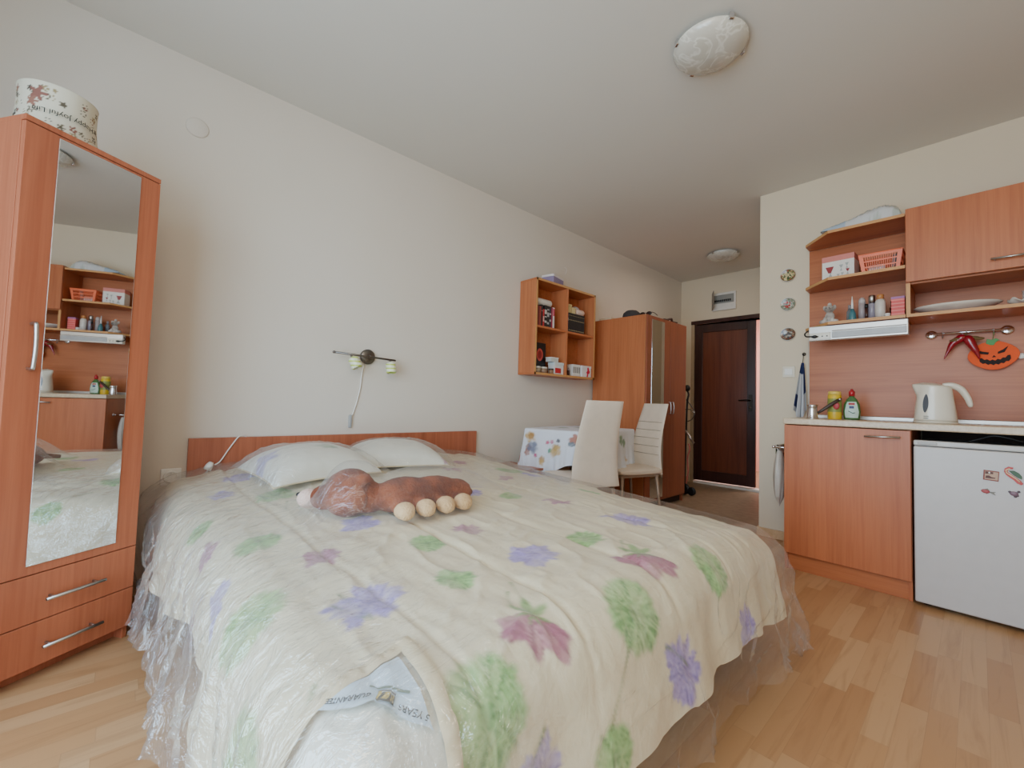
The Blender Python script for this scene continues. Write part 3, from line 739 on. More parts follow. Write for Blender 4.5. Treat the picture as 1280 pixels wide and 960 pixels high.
# the loose corner by the headboard sticks out sideways
tip = np.exp(-((S - .22) / .17) ** 2) * np.exp(-((kk - .55) / .30) ** 2) * (T < .26)
y = y - .075 * tip
x = x + np.where(S > 2.02, .035 * (rid - .2) * kk, 0)
z = np.maximum(z, .006)
def film_mat():
    m, nt, b, out = nodes_of('clear polythene')
    nt.nodes.remove(b); N = nt.nodes; L = nt.links
    tr = N.new('ShaderNodeBsdfTransparent'); tr.inputs[0].default_value = (.985, .985, .985, 1)
    gl = N.new('ShaderNodeBsdfGlossy'); gl.inputs['Roughness'].default_value = .11; gl.inputs[0].default_value = (1, 1, 1, 1)
    df = N.new('ShaderNodeBsdfTranslucent'); df.inputs[0].default_value = (.9, .92, .95, 1)
    d2 = N.new('ShaderNodeBsdfDiffuse'); d2.inputs[0].default_value = (.92, .93, .95, 1)
    v = tex_coord(nt, (1, 1, 1)); n1 = noise(nt, v, 10, 4, .6, 2.0)
    v2 = tex_coord(nt, (7, 2.2, 3), (0, 0, .5)); n2 = noise(nt, v2, 3.5, 4, .6, 1.2)
    mm = N.new('ShaderNodeMath'); mm.operation = 'ADD'; L.new(n1, mm.inputs[0]); L.new(n2, mm.inputs[1])
    bp = N.new('ShaderNodeBump'); bp.inputs['Distance'].default_value = .02; L.new(mm.outputs[0], bp.inputs['Height'])
    vc = N.new('ShaderNodeVertexColor'); vc.layer_name = 'Col'; r0 = N.new('ShaderNodeMapRange'); L.new(vc.outputs[0], r0.inputs[0]); r0.inputs[3].default_value = .12; r0.inputs[4].default_value = .75; L.new(r0.outputs[0], bp.inputs['Strength'])
    for q in (gl, d2, df): L.new(bp.outputs[0], q.inputs['Normal'])
    fw_ = N.new('ShaderNodeLayerWeight'); fw_.inputs['Blend'].default_value = .5; L.new(bp.outputs[0], fw_.inputs['Normal'])
    pw = N.new('ShaderNodeMath'); pw.operation = 'POWER'; L.new(fw_.outputs['Facing'], pw.inputs[0]); pw.inputs[1].default_value = 5
    fr = N.new('ShaderNodeMapRange'); L.new(pw.outputs[0], fr.inputs[0]); fr.inputs[3].default_value = .03; fm_ = N.new('ShaderNodeMapRange'); fm_.inputs[3].default_value = .22; fm_.inputs[4].default_value = .75
    hz = N.new('ShaderNodeMixShader'); L.new(d2.outputs[0], hz.inputs[1]); L.new(df.outputs[0], hz.inputs[2]); hz.inputs[0].default_value = .5
    m1 = N.new('ShaderNodeMixShader'); L.new(tr.outputs[0], m1.inputs[1]); L.new(hz.outputs[0], m1.inputs[2])
    lw = N.new('ShaderNodeLayerWeight'); lw.inputs['Blend'].default_value = .25
    mr = N.new('ShaderNodeMapRange'); L.new(lw.outputs['Facing'], mr.inputs[0]); mr.inputs[3].default_value = .05; mr.inputs[4].default_value = .30
    hm = N.new('ShaderNodeMath'); hm.operation = 'MULTIPLY'; L.new(mr.outputs[0], hm.inputs[0]); h2 = N.new('ShaderNodeMapRange'); L.new(vc.outputs[0], h2.inputs[0]); h2.inputs[3].default_value = .25; h2.inputs[4].default_value = 1.1; L.new(h2.outputs[0], hm.inputs[1]); L.new(hm.outputs[0], m1.inputs[0])
    L.new(vc.outputs[0], fm_.inputs[0]); L.new(fm_.outputs[0], fr.inputs[4]); f3 = N.new('ShaderNodeMapRange'); L.new(vc.outputs[0], f3.inputs[0]); f3.inputs[3].default_value = .03; f3.inputs[4].default_value = .10; L.new(f3.outputs[0], fr.inputs[3])
    m2 = N.new('ShaderNodeMixShader'); L.new(fr.outputs[0], m2.inputs[0]); L.new(m1.outputs[0], m2.inputs[1]); L.new(gl.outputs[0], m2.inputs[2])
    L.new(m2.outputs[0], out.inputs[0]); return m
M_film = film_mat()
film = B().grid(x[::-1], y[::-1], z[::-1]).build('plastic_sheet', M_film, None, colors=np.repeat(np.clip(sstep(.75, .15, T) + .40 * sstep(1.7, .9, S) + .10 + .25 * (kk > .02) * (T > .4), 0, 1)[::-1].reshape(-1, 1), 4, axis=1))  # mask: stronger wrinkles, plus painted-in haze and sheen towards near side and head
tag(film, 'clear crinkled plastic dust sheet draped over the whole bed', 'plastic sheet')

# plug on its cable, hanging over the headboard
t = thing('plug_cable', 'white cable with a plug hanging over the left end of the headboard', 'cable', (.035, .31, .6))
B().tube(smooth_path([(.001, .52, .66), (.012, .50, .716), (.026, .475, .727), (.037, .455, .715), (.040, .42, .66), (.043, .385, .60), (.052, .36, .585)], 6), .0033, 8).build('cord', M_white, t, W=True)
pm = Matrix.Translation((.06, .335, .575)) @ Matrix.Rotation(math.radians(20), 4, 'X')
B().lathe([(.010, .028), (.017, .010), (.018, -.012), (.0, -.012)], n=16, M=pm @ Matrix.Rotation(math.radians(-45), 4, 'X')).build('plug', M_white, t, W=True)
b = B()
for s_ in (-1, 1): b.tube([pm @ Vector((0.009 * s_, -.006, -.012)), pm @ Vector((.009 * s_, -.022, -.026))], .0024, 8)
b.build('pin', M_steel, t, W=True)
# ------------------------------------------------------------------ reading lamp on the wall
lamp = thing('wall_lamp', 'nickel wall spot bar with two small green-striped shades above the headboard', 'wall lamp', (0, 1.15, 1.21))
B().lathe([(.048, 0), (.048, .014), (.043, .020), (0, .020)], (0, 0, 0), 40, 'x').build('rose', M_dsteel, lamp)
B().tube([(.018, 0, .004), (.062, 0, .0)], .008, 12).build('stem', M_dsteel, lamp)
B().tube([(.066, -.232, .004), (.066, .165, -.012)], .0065, 12).build('bar', M_dsteel, lamp)
B().ell((.066, -.233, .004), (.009, .009, .009), 12, 8).build('bar_end', M_dsteel, lamp)
def shade_mat():
    m, nt, b, out = nodes_of('striped shade glass'); N = nt.nodes
    tc = N.new('ShaderNodeTexCoord'); sp = N.new('ShaderNodeSeparateXYZ'); nt.links.new(tc.outputs['Object'], sp.inputs[0])
    w = N.new('ShaderNodeMath'); w.operation = 'SINE'; q = N.new('ShaderNodeMath'); q.operation = 'MULTIPLY'; q.inputs[1].default_value = 250; nt.links.new(sp.outputs[2], q.inputs[0]); nt.links.new(q.outputs[0], w.inputs[0])
    nt.links.new(ramp(nt, w.outputs[0], [(.1, rgb(236, 240, 214)), (.45, rgb(216, 226, 134)), (.75, rgb(196, 214, 96))]), b.inputs['Base Color'])
    b.inputs['Roughness'].default_value = .35; return m
M_shade = shade_mat()
def spot(y, d, zoff):
    Z = -Vector(d).normalized(); q = Z.to_track_quat('Z', 'Y').to_matrix().to_4x4()
    M = Matrix.Translation((.078, y, -.012 + zoff)) @ q
    prof = [(.004, .022), (.016, .018), (.030, .008), (.032, -.004), (.029, -.012), (.033, -.020), (.030, -.030), (.033, -.040), (.031, -.052), (.027, -.054), (.027, -.044), (.020, .0), (.0, .006)]
    s = B().lathe(prof, n=28, M=M, cap=False).build('lamp_shade', M_shade, lamp)
    B().ell((0, 0, 0), (.012, .012, .018), 14, 10, M=q).build('bulb', M_white, s).location = (M @ Vector((0, 0, -.022)))
    B().tube([M @ Vector((0, 0, .018)), M @ Vector((0, 0, .032))], .007, 10).build('joint', M_dsteel, s)
spot(-.118, (.35, .45, -1), -.022); spot(.126, (.25, .05, -1), -.034)
sw = B().tube(smooth_path([(.006, -.022, -.048), (.009, -.034, -.12), (.008, -.040, -.20), (.009, -.058, -.29), (.008, -.082, -.375)], 5), .0036, 8).build('cord', M_white, lamp)
B().box(.002, .018, -.104, -.086, -.452, -.372).build('cord_switch', plain('grey switch', (170, 172, 172), .4), lamp, .004)

# ------------------------------------------------------------------ cube shelf on the wall with its contents
sx_, sy0, sy1_, sz0_, sz1_ = .2, 2.482, 3.29, 1.186, 1.994
shf = thing('wall_bookshelf', 'open four-compartment alder bookcase hung on the wall above the dining table', 'bookshelf', (0, 2.886, 1.59))
tk = .018
for q_ in (sy0, sy1_ - tk): B().box(.004, sx_, q_, q_ + tk, sz0_ + tk, sz1_ - tk).build('side_panel', W_or, shf, .001, W=True)
B().box(.004, sx_, sy0, sy1_, sz0_, sz0_ + tk).build('bottom_panel', W_orh, shf, .001, W=True)
B().box(.004, sx_, sy0, sy1_, sz1_ - tk, sz1_).build('top_panel', W_orh, shf, .001, W=True)
ym = (sy0 + sy1_) / 2; zm = 1.590
B().box(.008, sx_ - .002, ym - tk / 2, ym + tk / 2, sz0_ + tk, sz1_ - tk).build('divider', W_or, shf, .001, W=True)
B().box(.008, sx_ - .004, sy0 + tk, ym - tk / 2, zm - tk / 2, zm + tk / 2).build('shelf', W_orh, shf, .001, W=True)
B().box(.008, sx_ - .004, ym + tk / 2, sy1_ - tk, zm - tk / 2, zm + tk / 2).build('shelf', W_orh, shf, .001, W=True)
B().box(.003, .008, sy0 + tk, sy1_ - tk, sz0_ + tk, sz1_ - tk).build('back_panel', W_kith, shf, W=True)
for (a, c, d_, e) in ((sy0, sy0 + tk, sz0_, sz1_), (sy1_ - tk, sy1_, sz0_, sz1_), (sy0, sy1_, sz0_, sz0_ + tk), (sy0, sy1_, sz1_ - tk, sz1_)):
    B().box(sx_, sx_ + .0012, a, c, d_, e).build('edge_band', W_edge, shf, W=True)
zs = zm + tk / 2 + .0005; zb_ = sz0_ + tk + .0005
M_page = plain('book pages', (226, 216, 190), .8)
def book(y, w, h, d, c, label, group, band_=None, z=zs, x1=.165, kindmat=None):
    t = thing('book', label, 'book', (x1, y + w / 2, z), 0, group)
    m = kindmat or plain('cover %d %d %d' % c, c, .45)
    B().box(-.0, .003, -w / 2, w / 2, 0, h).box(-d, 0, -w / 2, -w / 2 + .0022, 0, h).box(-d, 0, w / 2 - .0022, w / 2, 0, h).build('cover', m, t, .0006)
    B().box(-d + .004, -.0005, -w / 2 + .0024, w / 2 - .0024, .003, h - .004).build('pages', M_page, t)
    if band_:
        for (f0, f1) in band_[1]: B().box(.0031, .0038, -w / 2 + .002, w / 2 - .002, h * f0, h * f1).build('spine_band', plain('print %d %d %d' % band_[0], band_[0], .5), t)
    return t
yb = sy0 + tk + .004
G1 = 'mixed books in the upper left compartment'
specs = [(.030, .152, (112, 104, 84), 'olive grey paperback, first book at the left end of the upper left compartment', None),
         (.022, .172, (120, 46, 44), 'dark red book between the olive book and the red-brown one', None),
         (.020, .170, (150, 62, 58), 'red-brown book third from the left in the upper left compartment', None),
         (.020, .186, (40, 34, 36), 'black book with a plain spine just left of the bright red one', ((150, 130, 120), [(.7, .74)])),
         (.018, .150, (196, 44, 52), 'short bright red book among the black ones', ((230, 180, 170), [(.3, .6)])),
         (.030, .188, (34, 30, 34), 'thick black book with white lettering right of the short red book', ((190, 186, 180), [(.2, .3), (.45, .5), (.6, .8)])),
         (.028, .186, (36, 32, 34), 'thick black volume with grey print, second of the lettered pair', ((170, 166, 168), [(.15, .25), (.5, .7), (.8, .86)])),
         (.024, .184, (52, 44, 54), 'dark purple-grey book left of the crimson book', ((180, 170, 170), [(.3, .4), (.62, .7)])),
         (.018, .180, (158, 40, 74), 'crimson book beside the white magazine', None),
         (.022, .185, (228, 222, 216), 'white-spined book at the right end of the upper left compartment', ((200, 60, 90), [(.6, .95)]))]
for w, h, c, l, bd in specs:
    book(yb, w, h, .13, c, l, G1, bd); yb += w + .0012
t = B().lathe([(.0, -.125), (.024, -.124), (.031, -.112), (.031, .112), (.024, .124), (0, .125)], (.115, 2.62, zs + .2225), 24, 'y').build('rolled_towel', plain('white terry', (226, 222, 214), .9, bumpn=(220, .5)))
tag(t, 'rolled white towel lying on top of the mixed books', 'towel')
yb = ym + tk / 2 + .006
book(yb, .016, .13, .12, (190, 176, 60), 'small yellow-green book left of the black encyclopedia set', 'books in the upper right compartment'); yb += .019
book(yb, .016, .172, .12, (70, 60, 96), 'dark violet book between the yellow one and the black set', 'books in the upper right compartment', ((190, 190, 200), [(.6, .75)])); yb += .018
mblk = plain('black cloth binding', (30, 30, 34), .5)
for i in range(9):
    book(yb, .0245, .178, .13, (30, 30, 34), 'black volume with gold-banded spine from the matching set in the upper right compartment', 'matching black volumes', ((150, 138, 104), [(.10, .14), (.62, .66), (.86, .88)]), kindmat=mblk); yb += .0255
def crate(name, label, cat, x0, x1, y0, y1, z0, z1, c, lidc=None, group=None, prints=None, rot=0):
    t = thing(name, label, cat, ((x0 + x1) / 2, (y0 + y1) / 2, z0), rot, group); dx, dy, dz = (x1 - x0) / 2, (y1 - y0) / 2, z1 - z0
    lh = dz * .22
    B().box(-dx, dx, -dy, dy, 0, dz - lh).build('box_body', plain('card %d %d %d' % c, c, .6), t, .002)
    lc_ = lidc or tuple(min(255, int(v * 1.03)) for v in c)
    B().box(-dx - .002, dx + .002, -dy - .002, dy + .002, dz - lh, dz).build('box_lid', plain('card %d %d %d' % lc_, lc_, .6), t, .002)
    for (pc, py0, py1, pz0, pz1) in (prints or []):
        B().box(dx + .0005, dx + .0032, dy * py0, dy * py1, dz * pz0, dz * pz1).build('printed_panel', plain('card %d %d %d' % pc, pc, .6), t)
    return t
zt2 = zs + .1785
crate('small_box', 'cream box on top of the black volumes, left and tallest of two', 'box', .09, .165, ym + .02, ym + .095, zt2, zt2 + .078, (206, 186, 132), None, 'cream boxes on the black volumes')
crate('small_box', 'lower cream box on the black volumes, right beside the tall cream box', 'box', .10, .165, ym + .105, ym + .150, zt2, zt2 + .055, (214, 194, 142), None, 'cream boxes on the black volumes')
t = B().ell((.10, ym + .215, zt2 + .045), (.05, .042, .044), 20, 14).build('sock_ball', plain('grey rolled knit', (186, 176, 172), .9, bumpn=(150, .6))); tag(t, 'grey rolled knit ball behind the pink roll in the upper right compartment', 'knitwear')
t = B().lathe([(0, -.06), (.022, -.058), (.028, -.045), (.029, .045), (.022, .058), (0, .06)], (.135, ym + .235, zt2 + .0295), 20, 'y').build('rolled_cloth', plain('pale pink cloth', (226, 196, 180), .9, bumpn=(150, .6))); tag(t, 'pale pink rolled cloth on the right end of the black volumes', 'cloth')
crate('lidded_box', 'lilac cardboard box with a white lid on top of the wall bookcase', 'box', .035, .152, 2.70, 2.89, sz1_ + .001, sz1_ + .088, (146, 132, 168), (232, 226, 226), None, None, .25)
# lower left
t = thing('picture_box', 'tall black box with a red round picture in the lower left compartment', 'box', (.07, 2.665, zb_))
B().box(-.02, .02, -.065, .065, 0, .27).build('box_body', plain('black card', (34, 28, 30), .4), t, .002)
Mr = frame_at((.0205, -.01, .165), (0, 1, 0), (0, 0, 1))
B().prism([(.040 * math.cos(a * PI / 20), .055 * math.sin(a * PI / 20)) for a in range(40)], Mr, .001).build('round_picture', plain('coral print', (206, 84, 78), .5), t)
B().prism([(.024 * math.cos(a * PI / 20), .036 * math.sin(a * PI / 20)) for a in range(40)], Mr @ Matrix.Translation((0, 0, .001)), .001).build('picture_centre', plain('dark red print', (150, 40, 44), .5), t)
def tin(name, label, x, y, z, r, h, c, c2, group):
    t = thing(name, label, 'tin', (x, y, z), 0, group)
    B().lathe([(r, 0), (r, h * .75), (0, h * .75)], n=28).build('tin_body', plain('card %d %d %d' % c, c, .4), t)
    B().lathe([(r + .002, h * .75), (r + .002, h * .97), (r, h), (0, h)], n=28).build('tin_lid', plain('card %d %d %d' % c2, c2, .35), t)
tin('round_tin', 'low round grey-brown tin with pale lid in front of the black picture box', .155, 2.555, zb_, .035, .052, (150, 132, 108), (214, 206, 190), 'low tins in the lower left compartment')
tin('round_tin', 'second low round tin with pale lid, right beside the first', .155, 2.635, zb_, .035, .052, (146, 118, 96), (222, 214, 198), 'low tins in the lower left compartment')
crate('food_box', 'white box with a red panel at the right of the lower left compartment', 'box', .11, .185, 2.745, 2.865, zb_, zb_ + .105, (226, 222, 218), (214, 222, 220), None, [((196, 44, 50), -.85, .35, .1, .52)])
crate('food_box', 'flat white and grey box lying on the red-panelled box', 'box', .115, .18, 2.705, 2.80, zb_ + .106, zb_ + .146, (206, 208, 200), (232, 230, 226))
tin('round_tin', 'small tan tin with a dark print in front of the red-panelled box', .172, 2.715, zb_, .020, .045, (150, 116, 88), (60, 50, 44), None)
# lower right
def bottle(name, label, x, y, z, prof, mat, capm, capprof, group=None, cat='bottle', lab=None, n=20):
    t = thing(name, label, cat, (x, y, z), 0, group)
    B().lathe(prof, n=n).build('bottle_body', mat, t)
    B().lathe(capprof, n=n).build('bottle_cap', capm, t)
    if lab: B().lathe([(lab[0], lab[1]), (lab[0], lab[2])], n=n, cap=False).build('label_wrap', lab[3], t)
    return t
M_brown = plain('brown glass', (70, 40, 34), .15)
GB = 'brown vials in the lower right compartment'
for i, (x, y, h, l) in enumerate([(.15, 2.925, .085, 'tall brown vial at the left end of the lower right compartment'), (.165, 2.955, .060, 'short brown vial just in front of the taller one'), (.14, 2.985, .075, 'brown vial beside the upright white booklets'), (.10, 3.06, .115, 'brown vial standing behind the white booklets')]):
    bottle('small_vial', l, x, y, zb_, [(.012, 0), (.012, h * .7), (.006, h * .8), (0, h * .8)], M_brown, plain('grey cap', (150, 140, 140), .4), [(.007, h * .78), (.007, h), (0, h)], GB)
for i in range(6):
    y = 3.005 + i * .0175
    t = thing('white_booklet', 'thin white booklet from the upright row in the lower right compartment', 'booklet', (.155, y + .008, zb_), 0, 'upright white booklets')
    B().box(-.10, .02, -.0075, .0075, 0, .108).build('booklet_cover', M_card, t, .001); B().box(.0201, .0208, -.005, .005, .03, .085).build('spine_print', plain('grey print', (120, 116, 110), .5), t)
t = crate('gift_box', 'white box with a pink-red figure at the right end of the lower right compartment', 'box', .06, .185, 3.125, 3.262, zb_, zb_ + .106, (232, 228, 226), (236, 232, 230))
Mr = frame_at((.0634, .02, .05), (0, 1, 0), (0, 0, 1))
B().prism([(-.02, -.045), (0, -.048), (.004, -.02), (.022, -.012), (.03, .005), (.018, .012), (.012, .035), (0, .048), (-.012, .034), (-.008, .01), (-.024, -.004), (-.012, -.02)], Mr, .0012).build('printed_figure', plain('pink red print', (214, 40, 74), .5), t)

# ------------------------------------------------------------------ far wardrobe
fw = thing('tall_wardrobe', 'larger orange-brown wardrobe with a narrow mirror strip beyond the dining table', 'wardrobe', (.02, 3.512, 0))
FW, FD, FZ = .78, .60, 1.80    # along y, along x, height
B().box(.0, FD - .02, 0, .018, 0, FZ - .018).build('near_side_panel', W_or, fw, .001)
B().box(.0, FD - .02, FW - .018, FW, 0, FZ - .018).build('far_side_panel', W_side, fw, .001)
B().box(.0, FD - .02, 0, FW, FZ - .018, FZ).build('top_panel', W_or, fw, .001)
B().box(.0, .006, .018, FW - .018, .06, FZ - .018).build('back_panel', W_kith, fw)
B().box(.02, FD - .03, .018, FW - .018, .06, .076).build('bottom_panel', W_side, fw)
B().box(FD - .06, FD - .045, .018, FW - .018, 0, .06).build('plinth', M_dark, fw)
B().box(FD - .02, FD - .0188, 0, .018, 0, FZ).build('edge_band', W_edge, fw)
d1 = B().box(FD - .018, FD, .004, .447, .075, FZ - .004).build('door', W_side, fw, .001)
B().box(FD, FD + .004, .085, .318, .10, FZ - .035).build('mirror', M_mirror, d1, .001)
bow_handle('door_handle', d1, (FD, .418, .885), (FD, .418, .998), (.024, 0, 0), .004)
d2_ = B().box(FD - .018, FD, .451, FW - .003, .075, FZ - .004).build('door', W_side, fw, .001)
bow_handle('door_handle', d2_, (FD, .478, .885), (FD, .478, .998), (.024, 0, 0), .004)
# things on top of it
t = thing('felt_hat', 'dark grey felt hat lying on top of the far wardrobe, larger and nearer the wall', 'hat', (.40, 3.60, 1.801))
B().lathe([(.085, 0), (.086, .015), (.078, .045), (.05, .068), (0, .075)], n=28).build('crown', plain('charcoal felt', (60, 56, 56), .9), t)
B().lathe([(.0, .0), (.06, .0), (.072, .004), (.06, .008), (0, .008)], (-.07, .02, 0), n=24).build('peak', MATS['charcoal felt'], t)
t = thing('sunglasses', 'dark sunglasses with brown lenses lying near the front edge on the far wardrobe', 'sunglasses', (.55, 3.60, 1.801))
b = B()
for s_ in (-1, 1): b.ell((s_ * .034, 0, .022), (.030, .008, .020), 16, 10)
b.build('lens', plain('brown lens', (48, 34, 32), .15), t)
B().tube([(-.064, 0, .03), (-.064, .05, .03), (-.066, .10, .014)], .003, 6).tube([(.064, 0, .03), (.064, .05, .03), (.066, .10, .014)], .003, 6).tube([(-.01, 0, .026), (0, -.003, .03), (.01, 0, .026)], .003, 6).build('temple_arm', M_black, t)
crate('small_box', 'flat pale box at the wall end on top of the far wardrobe', 'box', .06, .20, 3.55, 3.66, 1.801, 1.826, (206, 190, 160))
t = B().tube(smooth_path([(.50, 3.93, 1.806), (.54, 3.97, 1.826), (.58, 3.95, 1.815), (.60, 4.0, 1.83), (.58, 4.06, 1.812), (.60, 4.12, 1.806)]), .011, 8).build('belt', plain('dark brown leather', (70, 46, 40), .5)); tag(t, 'dark brown belt bunched at the far end on top of the far wardrobe', 'belt')
# folded frame leaning in the gap beyond it
st = thing('folded_pushchair', 'dark folded wheeled frame with a pink curved tube in the gap before the dark door', 'pushchair', (.50, 4.58, 0))
B().tube(smooth_path([(-.02, 0, .06), (-.01, .0, .5), (.0, .0, .98), (.015, 0, 1.10), (-.02, 0, 1.16)]), .010, 8).build('main_tube', M_black, st)
B().ell((.0, 0, 1.165), (.032, .032, .036), 16, 12).build('grip', M_black, st)
B().tube(smooth_path([(-.02, .02, 1.04), (.03, .02, .98), (.075, .02, .90), (.05, .02, .83), (-.0, .02, .80)]), .006, 8).tube(smooth_path([(-.02, .0, .93), (.04, 0, .93), (.085, 0, .885)]), .005, 8).build('linkage', M_dsteel, st)
B().tube([(-.01, -.01, .70), (.085, -.01, .57)], .012, 8).build('cross_bar', M_steel, st)
B().tube(smooth_path([(.03, -.02, .56), (.045, -.02, .50), (.02, -.02, .40), (.03, -.02, .26), (.01, -.02, .13)]), .008, 8).build('pink_tube', plain('pink tube', (206, 116, 108), .4), st)
for (x, z, r) in ((-.02, .065, .06), (.06, .05, .045)):
    w = B().lathe([(r * .6, -.012), (r, -.010), (r, .010), (r * .6, .012)], (x, 0, z), 28, 'y').build('wheel', M_black, st)

# ------------------------------------------------------------------ nightstand beyond the bed
ns = thing('nightstand', 'low dark-brown nightstand between the bed and the dining table', 'nightstand', (.02, 2.115, 0))
B().box(0, .40, 0, .30, .438, .456).build('top', W_night, ns, .002)
B().box(.01, .38, .0, .016, .02, .438).box(.01, .38, .284, .30, .02, .438).box(.01, .02, .016, .284, .02, .438).build('carcass', W_side, ns, .001)
for z0, z1 in ((.03, .225), (.232, .43)):
    q = B().box(.38, .396, .004, .296, z0, z1).build('drawer', W_side, ns, .002)
    B().ell((.406, .15, (z0 + z1) / 2), (.012, .012, .012), 14, 8).build('knob', M_steel, q)

# ------------------------------------------------------------------ dining table and cloth
TR = math.radians(15); TA = (.235, 2.385); TW, TL = .60, .80
tb = thing('dining_table', 'small dining table under a floral cloth between nightstand and far wardrobe', 'table', (TA[0], TA[1], 0), TR)
B().box(0, TW, 0, TL, .722, .745).build('tabletop', W_night, tb, .004)
B().box(.05, TW - .05, .05, TL - .05, .66, .722).build('apron', W_side, tb, .002)
for x in (.06, TW - .06):
    for y in (.06, TL - .06): B().tube([(x, y, 0), (x, y, .66)], .018, 12).build('leg', M_dsteel, tb)
def cloth_top(x, y): return np.full(np.shape(x), .7475)
LC = .33
S, T = np.meshgrid(np.arange(-.004 - LC, TW + .004 + LC, .008), np.arange(-.004 - LC, TL + .004 + LC, .008), indexing='ij')
x, y, z, k = drape(S, T, -.004, TW + .004, -.004, TL + .004, LC, .014, cloth_top, .03, .35, .042, 12, 16)
# on the chair seat the front hem is pushed up and rests
lift = sstep(.20, .42, x) * sstep(.25, .02, y) * np.clip(k, 0, 1)
z = z + lift * .075; y = y - lift * .01
lift2 = sstep(.45, .6, x) * sstep(.75, .3, y) * np.clip(k, 0, 1); z = z + lift2 * .03
z = z + .0012 * fbm(S * 12, T * 12, 3, 2) * (k < .02)
Cc = np.ones(S.shape + (3,)) * np.array(rgb(226, 230, 240)[:3])
rn = random.Random(11)
fls = [(.045, -.075, .05, (204, 170, 110)), (.05, -.07, .028, (176, 130, 74)), (.03, -.16, .03, (150, 110, 90)), (.20, -.11, .022, (200, 80, 120)), (.235, -.105, .016, (196, 90, 130)), (.27, -.15, .030, (150, 120, 70)), (.29, -.10, .02, (80, 80, 90)), (.22, -.17, .020, (80, 150, 120)),
       (.42, -.09, .05, (180, 110, 84)), (.47, -.10, .045, (150, 110, 70)), (.40, -.14, .03, (110, 120, 130)), (.10, -.22, .02, (196, 80, 130)), (.02, -.2, .03, (170, 110, 90)), (.16, -.24, .03, (190, 150, 100))]
for i in range(60): fls.append((rn.uniform(-.28, .88), rn.uniform(-.28, 1.08), rn.uniform(.025, .06), rn.choice([(204, 170, 110), (190, 110, 90), (196, 90, 130), (110, 150, 110), (150, 120, 80), (120, 126, 150)])))
for i, (a, c, r_, cc) in enumerate(fls):
    rd = np.hypot(S - a, T - c) / r_; th = np.arctan2(T - c, S - a); al = ((1 - sstep(.6, 1, rd + .10 * np.cos(5 * th + i) + .6 * (fbm(S * 30, T * 30, i + 5, 2) - .5))) * (.45 + .9 * fbm(S * 40, T * 40, i, 2)))[..., None]
    al = np.clip(al, 0, .9); Cc = Cc * (1 - al) + np.array(rgb(*cc)[:3]) * al
wx_ = x * math.cos(TR) - y * math.sin(TR) + TA[0]; sh = np.maximum(0, .006 - wx_); x = x + sh * math.cos(TR); y = y - sh * math.sin(TR)
tc_ = thing('tablecloth', 'white floral tablecloth with hanging folds on the dining table', 'tablecloth', (TA[0], TA[1], 0), TR)
B().grid(x, y, z).build('cloth', vcol('printed tablecloth', .6, (80, .1), .1), tc_, colors=np.concatenate([Cc, np.ones(S.shape + (1,))], -1).reshape(-1, 4))
pc = [Matrix.Rotation(TR, 4, 'Z') @ Vector(p) + Vector((TA[0], TA[1], 0)) for p in ((.42, .34, .752), (.50, .62, .752))]
t = B().tube([pc[0] + Vector((-.06, -.03, .009)), pc[0] + Vector((.05, .04, .009))], .007, 8).build('pen', M_card); tag(t, 'short white pen lying on the tablecloth left of the near chair back', 'pen')

